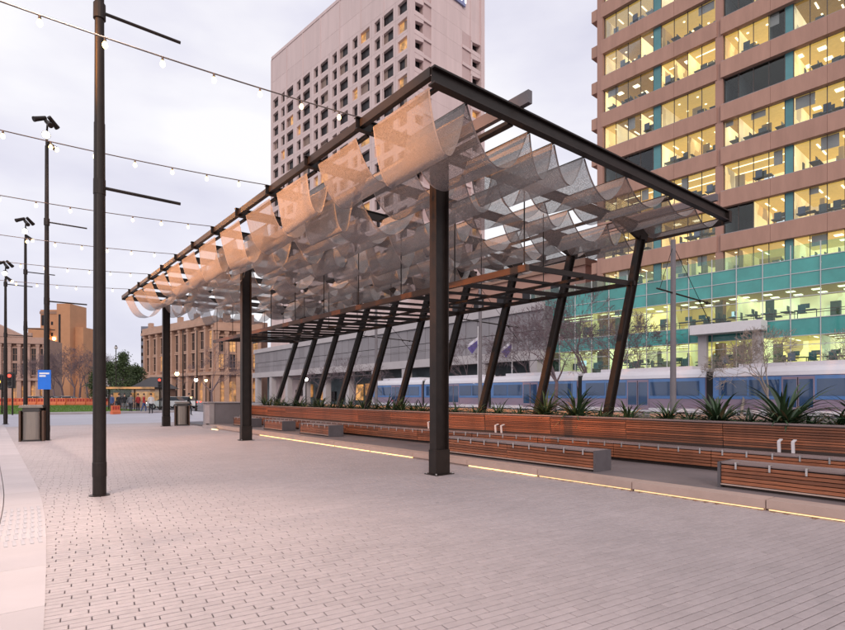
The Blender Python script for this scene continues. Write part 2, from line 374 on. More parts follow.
rest = MB(); Rm = np.array([[math.cos(-pa), -math.sin(-pa)], [math.sin(-pa), math.cos(-pa)]])
pxy = pv[:, :2] @ Rm.T
for q in cells:
    if id(q) in nearset: continue
    b = len(rest.v); dz = jr.uniform(-.001, .001); ti, tj = jr.uniform(-.006, .006), jr.uniform(-.006, .006)
    for (a, c), z in zip(pxy, pv[:, 2]): rest.v.append((a + q[2].x, c + q[2].y, z + dz + a * ti + c * tj))
    rest.f += [tuple(i + b for i in k) for k in pf]
rest_o = rest.build('paver_field', 'paver', plaza, fix=False); rest_o['kind'] = 'stuff'

# pale slab band along the left with ribbed tactile strip
band = struct('pale_path', MB().box(-6, edge_x(0) - .02, -8, 36, -.05, -.012), 'joint_sand')
sl = MB(); y = -1.0; slabs = []
while y < 35:
    y1 = y + 1.2
    xa0, xa1 = edge_x(y), edge_x(y1)
    for (a0, b0, a1, b1) in ((xa0 - .46, xa0, xa1 - .46, xa1), (xa0 - 1.36, xa0 - .466, xa1 - 1.36, xa1 - .466), (xa0 - 2.3, xa0 - 1.366, xa1 - 2.3, xa1 - 1.366), (xa0 - 4.0, xa0 - 2.306, xa1 - 4.0, xa1 - 2.306)):
        mb = MB(); g = .0025
        cxm, cym = (a0 + b0) / 2, (y + y1) / 2
        v = [(a0 + g - cxm, y + g - cym), (b0 - g - cxm, y + g - cym), (b1 - g - cxm, y1 - g - cym), (a1 + g - cxm, y1 - g - cym)]
        mb.add([(p, q, -.012) for p, q in v] + [(p, q, .006) for p, q in v], [(3, 2, 1, 0), (4, 5, 6, 7), (0, 1, 5, 4), (1, 2, 6, 5), (2, 3, 7, 6), (3, 0, 4, 7)])
        mb.build('paving_slab', 'pale_slab', band, (cxm, cym, 0))
    y = y1
tb = box_data('tactile_bar', .035, .27, .006, 'tactile', .002)
for r_ in range(8):
    yy = 7.3 + r_ * .3
    for k in range(22):
        put('tactile_bar', tb, band, (edge_x(yy) - .06 - k * .075, yy, .009))

# ------------------------------------------------------------------ raised platform, kerb, LED
KX = 8.4
plat = struct('platform', MB().box(KX + .3, 16.6, -6, 28.6, -.05, .148), 'deck')
kd = MB().box(-.17, .17, -.9925, .9925, -.014, .105).box(-.125, .17, -.99, .99, -.2, -.0142).data('kerb_block', 'kerb_stone')
for k in range(18):
    yk = -7 + 2 * k + .9
    if yk > 26.5: continue
    put('kerb_block', kd, plat, (KX + .17, yk, .15 - .105 + .002))
ld = box_data('led_strip', .016, 1.93, .014, 'led'); ldd = box_data('led_strip', .016, 1.93, .012, 'led_dim')
for k in range(13):
    yk = -5 + 2 * k + .9
    if yk < 21.5 and k != 7: tag(put('led_strip', ld if yk > 6 else ldd, None, (KX + .022, yk, -.006 + .022)), 'bright warm light strip at the foot of the platform kerb' if yk > 6 else 'dim yellowish light strip at the kerb foot below the near benches', 'light strip', 'light strips along the platform kerb')
sd = MB().box(8.2, 8.9, 26.0, 27.5, 0, .14).build('low_step', 'concrete'); tag(sd, 'low concrete step beside the planter end block', 'step')
tag(MB().box(8.12, 8.2, 25.2, 25.9, .005, .03).build('step_light', 'led'), 'short glowing strip on the paving by the concrete step', 'light strip')

# ------------------------------------------------------------------ timber bench wall
def wall_x(y):
    if y <= 8: return 11.4
    if y >= 14: return 10.75
    t = (y - 8) / 6; t = t * t * (3 - 2 * t); return 11.4 - .65 * t
def bench_brackets(parent, mk, ys): pass
wall = root('bench_wall', 'long slatted timber bench with high timber backrest along the planter', 'bench', (11.2, 11, .15))
SEG = 2.1
back_d = box_data('back_slat', .03, SEG - .012, .037, 'timber', .004)
seat_d = box_data('seat_slat', .082, SEG - .012, .03, 'timber_grey', .004)
front_d = box_data('front_slat', .03, SEG - .012, .047, 'timber', .004)
cap_d = box_data('top_cap', .12, SEG - .004, .035, 'timber_grey', .004)
core_d = box_data('wall_core', .16, SEG + .02, .89, 'timber_dark')
base_d = box_data('seat_base', .34, SEG + .02, .36, 'timber_dark')
strap = MB().box(-.11, .006, -.013, .013, .0, .012).box(-.004, .010, -.013, .013, -.095, .0).data('seat_strap', 'galv')
W0 = ORG[wall]
y = -5.8; seg = 0
while y < 28.0:
    yc = y + SEG / 2; xa, xb = wall_x(y), wall_x(y + SEG); rz = math.atan2(-(xb - xa), SEG); xm = (xa + xb) / 2
    rot = (0, 0, rz)
    def P(dx, z): return (xm + dx - W0[0], yc - W0[1], z - W0[2])
    put('wall_core', core_d, wall, P(.10, .595), rot)
    put('top_cap', cap_d, wall, P(.06, 1.062), rot)
    for k in range(9): put('back_slat', back_d, wall, P(.0 + .004 * (8 - k), .618 + k * .0485), rot)
    put('seat_base', base_d, wall, P(-.24, .335), rot)
    for k in range(5): put('seat_slat', seat_d, wall, P(-.47 + k * .09, .535), rot)
    for k in range(5): put('front_slat', front_d, wall, P(-.50, .245 + k * .059), rot)
    for k in range(5):
        dy = -SEG / 2 + .21 + k * .42
        put('seat_strap', strap, wall, (P(-.518, .552)[0] - dy * math.sin(rz) * 1.0, P(0, 0)[1] + dy, P(0, .552)[2]), (0, 0, rz + math.pi))
    y += SEG; seg += 1
# pairs of bright armrest loops on the backrest
def armloop(x, y, i):
    r_ = root('armrest_pair', 'pair of short white metal armrest loops on the timber backrest', 'armrest', (x, y, .56), 0, 'armrest loops on the bench wall')
    for s_ in (-.11, .11):
        mb = MB()
        mb.bar((0, s_, 0), (-.02, s_, .20), .05, .02, (1, 0, 0)).bar((-.02, s_, .20), (.10, s_, .23), .05, .02).build('armrest', 'white_paint', r_)
for yy in (3.55, 10.4, 12.9): armloop(wall_x(yy) - .16, yy, 0)

def island(name, label, x0, x1, y0, y1, group=None, n=None):
    r_ = root(name, label, 'bench', ((x0 + x1) / 2, (y0 + y1) / 2, .15), 0, group)
    w, L = x1 - x0, y1 - y0
    MB().box(-w / 2 + .06, w / 2 - .06, -L / 2 + .03, L / 2 - .03, 0, .365).build('base', 'timber_dark', r_)
    nseg = max(1, round(L / 2.1)); sl_ = L / nseg
    sd_ = box_data('seat_slat', w / 5 - .008, sl_ - .01, .03, 'timber_grey', .004)
    fd_ = box_data('front_slat', .028, sl_ - .01, .047, 'timber', .004)
    for s_ in range(nseg):
        yc = -L / 2 + sl_ * (s_ + .5)
        for k in range(5): put('seat_slat', sd_, r_, (-w / 2 + w / 5 * (k + .5), yc, .385))
        for sx in (-1, 1):
            for k in range(5): put('front_slat', fd_, r_, (sx * (w / 2 - .02), yc, .095 + k * .058))
        for k in range(5): put('seat_strap', strap, r_, (-w / 2 - .022, yc - sl_ / 2 + sl_ / 10 + k * sl_ / 5, .402), (0, 0, math.pi))
    for s_ in (-1, 1): MB().box(-w / 2 - .015, w / 2 + .015, s_ * (L / 2 + .022) - .02, s_ * (L / 2 + .022) + .02, 0, .398).build('end_panel', 'end_panel', r_)
    MB().box(-w / 2 - .004, -w / 2 + .04, -L / 2, L / 2, .042, .062).build('plinth_strip', 'kerb_stone', r_)
    return r_
island('backless_bench', 'backless timber slat bench with dark end panel beside the steel column', 8.92, 9.42, 5.98, 10.4)
island('backless_bench', 'backless timber slat bench on the platform edge below the armrest loops', 9.02, 9.52, -3.2, 3.75)
for (y0, y1, lb) in ((16.7, 18.9, 'short backless timber bench, first beyond the middle canopy column'), (20.5, 22.3, 'short backless timber bench between two other short benches'), (24.0, 26.0, 'short backless timber bench next to the concrete planter end')):
    island('backless_bench', lb, 9.2, 9.75, y0, y1)
# planter
pl = root('planter', 'long raised planter bed behind the timber bench wall', 'planter', (12.9, 11, .148))
MB().box(11.62, 14.6, -5.6, 28.0, .15, .98).build('soil_bed', 'soil', pl, world=True)
MB().box(14.61, 14.85, -5.6, 28.2, .15, 1.08).build('back_wall', 'concrete', pl, world=True)
pb = root('planter_end', 'grey concrete block closing the far end of the planter', 'planter wall', (9.9, 28.2, 0))
MB().box(8.95, 10.9, 28.1, 29.0, 0, 1.18).build('block', 'concrete_dark', pb, world=True)
MB().box(8.70, 8.94, 28.05, 29.05, 0, 1.20).build('end_slab', 'concrete', pb, world=True)
MB().box(8.60, 10.95, 27.98, 29.1, 1.203, 1.25).build('coping', 'concrete', pb, world=True)

# strap-leaf plants
def leaf_mesh(seed, L, w, droop):
    r_ = random.Random(seed); mb = MB(); n = 7; base = []
    el = R(r_.uniform(24, 76)); x = z = 0; a = el; pts = []
    for i in range(n + 1):
        t = i / n; pts.append((x, z, w * (1 - t) ** .75 * (1 if t > .12 else .65) + .002)); x += L / n * math.cos(a); z += L / n * math.sin(a); a -= droop * (.4 + t) / n
    for (px_, pz, ww) in pts: base += [(px_, -ww, pz + ww * .35), (px_, 0, pz), (px_, ww, pz + ww * .35)]
    fs = []
    for i in range(n): fs += [(i * 3, i * 3 + 1, i * 3 + 4, i * 3 + 3), (i * 3 + 1, i * 3 + 2, i * 3 + 5, i * 3 + 4)]
    return mb.add(base, fs).data('leaf', 'leaf', fix=False)
mat('leaf_dry', (.20, .14, .07), .7, var=.3)
leaves = [leaf_mesh(k, .80, .036, 1.0 + .12 * (k % 5)) for k in range(10)]
dry_ = []
for lm_ in leaves[:3]:
    d2 = lm_.copy(); d2.name = 'leaf'; d2.materials[0] = M['leaf_dry']; dry_.append(d2)
PLG = 'spiky plants in the planter'
def plant(x, y, s_, n, label='dark green strap-leaved spiky plant rising behind the timber backrest'):
    r_ = root('strap_leaf_plant', label, 'plant', (x, y, .97), 0, PLG)
    for k in range(n):
        o = put('leaf', leaves[rng.randrange(10)] if k % 9 else dry_[rng.randrange(3)], r_, (rng.uniform(-.07, .07), rng.uniform(-.07, .07), .0), (rng.uniform(-.15, .15), rng.uniform(-.12, .28) if k % 9 else .45, k * 2.399 + rng.uniform(-.3, .3)))
        q = s_ * rng.uniform(.85, 1.3); o.scale = (q, q, q)
for (px, s_, n) in ((862, 1.0, 46), (838, .7, 34), (810, .6, 26), (785, 1.16, 64), (750, .55, 24), (718, 1.02, 62), (690, .62, 26), (667, .78, 36), (628, .72, 36), (600, .6, 26), (576, 1.1, 60), (545, 1.0, 50), (519, .6, 28), (497, .7, 30), (476, .6, 26), (455, .65, 26)):
    X = 12.05 if px > 540 else 11.75
    Y = X * 695.3 / (px + 12); yy = (Y - .6247 * X) / .7808
    plant(X, yy, s_, int(n * 1.25), 'large broad spiky plant with long dark leaves behind the timber backrest' if n >= 50 else 'small spiky plant between the large ones behind the timber backrest')
yy = 13.8
while yy < 27.5:
    plant(11.35 + rng.uniform(0, .5), yy, rng.uniform(.62, .95), 26, 'leafy spiky plant crowded among the far raking posts'); yy += rng.uniform(.45, .75)
gc = MB()
for i in range(5200):
    x = g_.uniform(11.6, 14.4); y = g_.uniform(-4, 27.8); x = max(x, wall_x(y) + .25); z = .97 + abs(g_.gauss(0, .07)); a = g_.uniform(0, 6.28); s_ = g_.uniform(.03, .07)
    d = Vector((math.cos(a), math.sin(a), g_.uniform(-.3, .8))).normalized() * s_; w = Vector((-math.sin(a), math.cos(a), 0)) * s_ * .4; c = Vector((x, y, z))
    gc.add([c - d, c + w, c + d, c - w], [(0, 1, 2, 3)])
tag(gc.build('ground_cover', 'leaf_low', fix=False), 'low leafy ground cover filling the planter bed', 'ground cover', kind='stuff')

# ------------------------------------------------------------------ canopy
can = root('canopy', 'large dark steel canopy hung with rows of draped metal mesh', 'canopy', (10.5, 18.6, 0))
CO = ORG[can]
RX0, RX1, RY0, NB, BAY = 5.25, 15.8, 6.37, 12, 2.04
RY1 = RY0 + NB * BAY; ZT = 6.6
def cpart(name, mb, m_, **k): return mb.build(name, m_, can, world=True, **k)
def isec_x(mb, x0, x1, y, z0, z1, w=.13, t=.018):     # I-beam running along x
    mb.box(x0, x1, y - w / 2, y + w / 2, z1 - t, z1); mb.box(x0, x1, y - w / 2, y + w / 2, z0, z0 + t); mb.box(x0, x1, y - .007, y + .007, z0 + t, z1 - t); return mb
for k, yc in enumerate((8.38, 18.95, 30.0)):
    x = 7.14
    mb = MB().box(x - .17, x - .148, yc - .1, yc + .1, 0.02, 6.36).box(x + .148, x + .17, yc - .1, yc + .1, 0.02, 6.36).box(x - .148, x + .148, yc - .008, yc + .008, .02, 6.36)
    col_ = cpart('column', mb, 'steel')
    MB().box(x - .185, x + .185, yc - .112, yc + .112, 0.018, .50).build('base_casing', 'steel', col_, world=False).location = Vector((-CO[0], -CO[1], 0))
    bp_ = MB().box(x - .24, x + .24, yc - .19, yc + .19, -.01, .016).build('base_plate', 'steel', col_); bp_.location = Vector((-CO[0], -CO[1], 0))
    for bx in (-.21, .21):
        for by in (-.155, .155): MB().tube((x + bx, yc + by, .016), (x + bx, yc + by, .04), .016, n=6).build('bolt', 'galv', bp_)
# near and far edge beams, right edge beam, edge channels per bay on the plaza side
for yc, z0 in ((RY0, ZT - .27), (RY1, ZT - .2)):
    cpart('edge_beam', isec_x(MB(), RX0 + .02, RX1, yc, z0, ZT, .15, .03), 'steel')
cpart('corner_post', MB().box(RX1 - .14, RX1 + .02, RY0 - .085, RY0 + .085, ZT - .30, ZT + .004), 'steel')
cpart('edge_beam', MB().box(RX1 - .1, RX1 - .02, RY0 + .09, RY1 - .08, ZT - .34, ZT - .14), 'steel')
for k in range(NB):
    y0 = RY0 + k * BAY; y1 = y0 + BAY
    mb = MB().box(RX0, RX0 + .02, y0 + .02, y1 - .02, ZT - .15, ZT).box(RX0 + .02, RX0 + .13, y0 + .02, y1 - .02, ZT - .02, ZT).box(RX0 + .02, RX0 + .10, y0 + .02, y1 - .02, ZT - .15, ZT - .13)
    cpart('edge_channel', mb, 'rail_wood' if False else 'steel')
    cpart('inner_rail', MB().box(RX0 + .22, RX0 + .28, y0 + .08, y1 - .08, ZT - .22, ZT - .16), 'steel')
for k in range(1, NB):
    yc = RY0 + k * BAY
    cpart('cross_beam', isec_x(MB(), RX0 - .07, RX1 - .12, yc, ZT - .20, ZT + .02, .11, .016), 'steel')
for x, z0, z1, y0, lbl in ((7.30, 6.51, 6.73, RY0 - .22, 'main_beam'), (14.75, 6.51, 6.68, RY0 - .16, 'main_beam')):
    cpart('main_beam', MB().box(x - .05, x + .05, y0, RY1 - .3, z0 + .125, z1 + .125), 'steel_purple')
cpart('longitudinal_beam', MB().box(7.07, 7.21, RY0 + .09, RY1 - .09, 6.32, 6.39), 'steel')
# raking posts with head beams
PY = [8.1 + 2.33 * k for k in range(10)]
for k, yp in enumerate(PY):
    b, t = Vector((12.40, yp, .15)), Vector((14.36, yp, 6.02))
    d = (t - b).normalized(); sd_ = Vector((0, 1, 0)); nn = d.cross(sd_)
    mb = MB()
    for s_ in (-.11, .11): mb.bar(b + nn * s_, t + nn * s_, .16, .02, tuple(nn))
    mb.bar(b, t, .014, .20, tuple(nn))
    cpart('raking_post', mb, 'steel')
    mb = MB().prism([(12.9, 6.36), (14.75, 6.36), (14.62, 5.98), (14.16, 5.98)], 'y', yp - .045, yp + .045)
    cpart('head_bracket', mb, 'steel')
cpart('longitudinal_beam', MB().box(12.84, 12.92, RY0 + .09, RY1 - .09, 6.32, 6.39), 'steel')
# pergola frame under the roof
def perg(x): return 4.45 + (x - 9.42) / (13.94 - 9.42) * .2
cpart('pergola_rail', MB().box(9.36, 9.46, 8.0, 29.6, 4.37, 4.52), 'rail_wood')
cpart('pergola_rail', MB().box(13.74, 13.82, 7.95, 29.6, 4.60, 4.72), 'steel')
cpart('pergola_rail', MB().box(11.5, 11.56, 8.0, 29.6, 4.46, 4.53), 'steel')
yb = 8.1; k = 0
while yb < 29.7:
    h = .12 if k % 2 == 0 else .07
    cpart('pergola_bar', MB().bar((9.47, yb, perg(9.47) + .03), (13.74, yb, perg(13.74) + .03), .07, h), 'steel')
    if k % 2 == 0:
        cpart('hanger_rod', MB().tube((9.41, yb, 4.52), (9.41, yb, 6.42), .016, n=6), 'steel')
    else:
        cpart('hanger_rod', MB().tube((11.53, yb, 4.53), (11.53, yb, 6.42), .013, n=6), 'steel')
    yb += 1.165; k += 1
# draped mesh
dr = random.Random(21)
first = ([5.33, 6.15, 7.72, 8.42, 9.4, 10.95, 12.75, 14.2, 15.6], [.98, .80, .80, .66, .60, .46, .36, .28])
for k in range(NB):
    y0 = RY0 + k * BAY + .14 + dr.uniform(0, .12); y1 = RY0 + (k + 1) * BAY - .18 - dr.uniform(0, .14)
    if k == 0: xs, sg = first
    else:
        xs = [RX0 + .08]; xs.append(xs[0] + dr.choice((.62, .8, 1.0, 1.25, 1.6)))
        while xs[-1] < 14.4: xs.append(min(15.6, xs[-1] + dr.choice((.72, .9, 1.05, 1.25, 1.5, 1.75)) + dr.uniform(-.08, .08)))
        xs[-1] = 15.62
        sg = []
        for a, b in zip(xs, xs[1:]):
            base = .98 - .055 * (a - 5.3); sg.append(max(.25, base * dr.uniform(.6, 1.22) + (.12 if b - a < 1 else -.03)))
        sg[0] = dr.uniform(.80, 1.12) if xs[1] - xs[0] < 1.1 else dr.uniform(.68, .95)
    for a, b, s_ in zip(xs, xs[1:], sg):
        n, ny = 18, 3; mb = MB(); uv = []
        za = ZT - .21; tilt = dr.uniform(-.14, .14); arc = [0]
        pr = []
        for i in range(n + 1):
            t = i / n; u = 2 * t - 1
            th = math.asinh(u * 2.2) / math.asinh(2.2) if s_ > .8 * (b - a) else u
            xx = a + .03 + (b - a - .06) * (th + 1) / 2
            pr.append((xx, za - s_ * (1 - abs(th) ** (2.3 if s_ > .7 else 2))))
        for i in range(1, n + 1): arc.append(arc[-1] + math.dist(pr[i], pr[i - 1]))
        ph = dr.uniform(0, 6)
        for i in range(n + 1):
            for j in range(ny + 1):
                v = j / ny
                mb.v.append((pr[i][0] + .012 * math.sin(ph + 5 * v + i * .7), y0 + (y1 - y0) * v, pr[i][1] - tilt * (v - .5) * (1 - abs(2 * i / n - 1))))
                uv.append((arc[i], (y1 - y0) * v))
        for i in range(n):
            for j in range(ny): mb.f.append((i * (ny + 1) + j, i * (ny + 1) + j + 1, (i + 1) * (ny + 1) + j + 1, (i + 1) * (ny + 1) + j))
        o = cpart('mesh_drape', mb, 'mesh_fabric', smooth=True, fix=False)
        nn_ = ny + 1
        for jj, sgn in ((0, 1), (ny, -1)):
            hm = MB()
            for i in range(n + 1):
                q0 = Vector(mb.v[i * nn_ + jj]); hm.v += [(q0.x, q0.y, q0.z - .004), (q0.x, q0.y + sgn * .035, q0.z - .004)]
            hm.f = [(2 * i, 2 * i + 1, 2 * i + 3, 2 * i + 2) for i in range(n)]
            hm.build('hem', 'hem', o, fix=False)
        ul = o.data.uv_layers.new(name='UVMap')
        for lp in o.data.loops: ul.data[lp.index].uv = uv[lp.vertex_index]
    for xx in xs[1:-1]:
        cpart('hang_rod', MB().box(xx - .02, xx + .02, RY0 + k * BAY + .07, RY0 + (k + 1) * BAY - .07, ZT - .215, ZT - .185), 'steel')

# ------------------------------------------------------------------ light poles and festoon strings
def lamp_can(mb_parent, name, p, d, r_=.085, L=.26, lit=None):
    d = Vector(d).normalized(); p = Vector(p)
    c = MB().tube(p - d * .12, p + d * L, r_ * .8, r_, n=14).tube(p + d * L, p + d * (L + .05), r_ * 1.06, r_ * 1.06, n=14).build(name, 'steel', mb_parent)
    if lit: MB().tube(p + d * (L + .051), p + d * (L + .056), r_ * .9, r_ * .9, n=14).build('lens', lit, c)
def light_pole(x, y, H, label, group=None, lamps=True, arms=True, sign=False):
    r_ = root('light_pole', label, 'light pole', (x, y, 0), 0, group)
    MB().tube((0, 0, 0), (0, 0, H * .56), .098, .080, n=20).build('shaft', 'steel', r_, smooth=False)
    MB().tube((0, 0, H * .56), (0, 0, H), .074, .056, n=20).build('upper_shaft', 'steel', r_)
    MB().lathe([(.103, .3), (.103, .52), (.098, .53)], 20).build('access_hatch', 'steel', r_)
    MB().lathe([(.15, -.005), (.15, .010), (.112, .014)], 20).build('base_plate', 'steel', r_)
    if arms:
        for z in (7.72, 4.92):
            MB().tube((0, 0, z - .12), (0, 0, z + .12), .09, .088, n=16).build('collar', 'steel', r_)
            MB().tube((.09, 0, z), (1.22, 0.0, z + .0), .026, n=10).build('arm', 'steel', r_)
    if lamps:
        MB().tube((0, 0, H), (0, 0, H + .5), .04, n=10).tube((0, 0, H + .42), (.0, -.38, H + .75), .03, n=8).build('lamp_bracket', 'steel', r_)
        for i, (p, d, l_) in enumerate((((.10, -.05, H + .05), (.55, -.55, -.55), 'lamp_warm'), ((0, -.3, H + .72), (.2, -.6, -.45), None), ((-.14, -.2, H + .86), (-.7, -.25, -.4), None), ((.12, -.15, H + .9), (.6, .5, -.5), None), ((-.02, -.10, H + .36), (-.08, -.9, -.38), 'lamp_white'))):
            lamp_can(r_, 'spotlight', p, d, lit=l_, r_=.13 if l_ == 'lamp_white' else .085)
    if sign:
        MB().box(-.22, .22, -.135, -.12, 1.80, 2.48).build('sign_board', 'sign_blue', r_, rot=(0, 0, -.62))
        for z, w in ((2.36, .34), (2.27, .22)): MB().box(-.17, -.17 + w, -.139, -.136, z - .028, z + .028).build('sign_line', 'sign_white', r_, rot=(0, 0, -.62))
    return r_
light_pole(1.39, 10.0, 10.6, 'tall dark steel light pole with side arms standing alone on the paving')
light_pole(1.62, 23.3, 10.4, 'tall dark light pole with blue sign board beside a litter bin', sign=True)
light_pole(1.45, 33.4, 9.4, 'dark light pole with spotlights between the bin and the lawn, single visible arm')
light_pole(.75, 37.8, 8.0, 'shorter dark light pole with spotlights near the traffic signal')
def spot(name, p, tgt, en, col, size, blend, soft=.12):
    l_ = bpy.data.lights.new(name, 'SPOT'); l_.energy = en; l_.color = col; l_.spot_size = R(size); l_.spot_blend = blend; l_.shadow_soft_size = soft
    o = bpy.data.objects.new(name, l_); COL.objects.link(o); o.location = p
    o.rotation_euler = (Vector(p) - Vector(tgt)).to_track_quat('Z', 'Y').to_euler()
WARM = (1, .36, .06)
spot('spotlight_beam', (1.95, 23.5, 10.3), (5.3, 20, 5.8), 1200, WARM, 75, .8)
spot('spotlight_beam', (1.8, 33.4, 9.3), (5.3, 29, 5.8), 900, WARM, 75, .8)
spot('pole_lamp', (1.7, 22.9, 10.6), (1.5, 18, 0), 2100, (1, .78, .68), 90, 1, .15)
spot('pole_lamp', (1.5, 33.0, 9.6), (3.0, 27, 0), 1500, (1, .78, .68), 90, 1, .15)
spot('pole_lamp', (1.0, 9.6, 10.4), (-.6, 6.0, 0), 3500, (1, .76, .60), 66, 1, .15)

bulb_d = MB().lathe([(.010, .035), (.022, .02), (.034, -.008), (.034, -.03), (.022, -.052), (.005, -.064)], 10).data('bulb', 'bulb', smooth=True)
sock_d = MB().tube((0, 0, .03), (0, 0, .085), .018, .016, n=8).data('socket', 'cable')
XE = -5.6
for k in range(6):
    ys = RY0 + BAY + .0 + 2 * BAY * k - .02
    r_ = root('light_string', 'drooping string of glowing bulbs from the canopy edge to a pole', 'string lights', (XE, ys, 6.62), 0, 'light strings across the plaza')
    tag(light_pole(XE - .14, ys, 9.4, 'unseen light pole added across the plaza to hold a light string and light the drapes', 'poles holding the light strings', lamps=True, arms=False))
    spot('spotlight_beam', (XE + .35, ys + .05, 9.35), (5.3, ys + .3, 5.9), 9600, WARM, 27, .75)  # added on each unseen pole to throw warm light on the drapes
    n = 44; L = (RX0 - .07) - XE; sagm = .22; pts = []
    for i in range(n + 1):
        t = i / n; pts.append(Vector((L * t, 0, -sagm * 4 * t * (1 - t))))
    mb = MB()
    for a, b in zip(pts, pts[1:]): mb.tube(a, b, .011, n=5, caps=False)
    mb.build('cable', 'cable', r_, fix=False)
    x = L - .35 - (.3 if k else 0)
    while x > .3:
        t = x / L; z = -sagm * 4 * t * (1 - t) - .085
        o = put('bulb', bulb_d, r_, (x, 0, z)); put('socket', sock_d, o); x -= .72

# ------------------------------------------------------------------ litter bins
def litter_bin(x, y, label, rz):
    r_ = root('litter_bin', label, 'litter bin', (x, y, 0), rz)
    MB().prism([(.30 * math.copysign(abs(math.cos(q)) ** .55, math.cos(q)), .335 * math.copysign(abs(math.sin(q)) ** .55, math.sin(q))) for q in [math.pi * 2 * i / 28 for i in range(28)]], 'z', .06, 1.02).build('body', 'stainless', r_)
    for s_ in (-1, 1): MB().box(s_ * .335 - .03, s_ * .335 + .03, -.30, .30, 0, 1.06).build('side_panel', 'rail_wood', r_)
    MB().box(-.27, .27, -.29, .29, .0, .058).build('plinth', 'bin_dark', r_)
    MB().box(-.24, .24, -.335, -.30, 1.025, 1.16).build('chute', 'bin_dark', r_)
    MB().box(-.26, .26, -.295, .31, 1.025, 1.15).build('hood', 'bin_dark', r_)
    MB().prism([(-.36, 1.165), (.36, 1.165), (.33, 1.25), (-.33, 1.25)], 'y', -.36, .36).build('lid', 'stainless', r_)
litter_bin(1.25, 23.35, 'stainless steel litter bin standing against the pole with the blue sign', -.3)
litter_bin(8.0, 30.35, 'brown and grey litter bin beside the last canopy column', -.2)

# ------------------------------------------------------------------ office tower with glazed podium
AO = at(720, 47.5); OR_ = R(2.3)
off = root('office_tower', 'brown banded office tower with lit windows above a teal glass podium', 'building', (AO.x, AO.y, -.05), OR_)
orr = random.Random(5)
desk_d = MB().box(-.35, .35, -.7, .7, .68, .74).box(-.3, -.26, -.65, -.6, 0, .68).box(-.3, -.26, .6, .65, 0, .68).box(-.02, .02, -.35, .25, .86, 1.22).box(-.03, .03, -.08, -.02, .74, .86).box(.45, .9, -.3, .2, .4, .48).box(.86, .92, -.3, .2, .48, 1.05).data('office_desk', 'desk_grey')
def desk(x, y, z, rz):
    o = Matrix.Rotation(OR_, 3, 'Z') @ Vector((x, y, 0))
    tag(put('office_desk', desk_d, None, (AO.x + o.x, AO.y + o.y, z - .05), (0, 0, OR_ + rz)), 'dark office desk with monitor and chair behind a lit window', 'desk', 'desks behind the office windows')
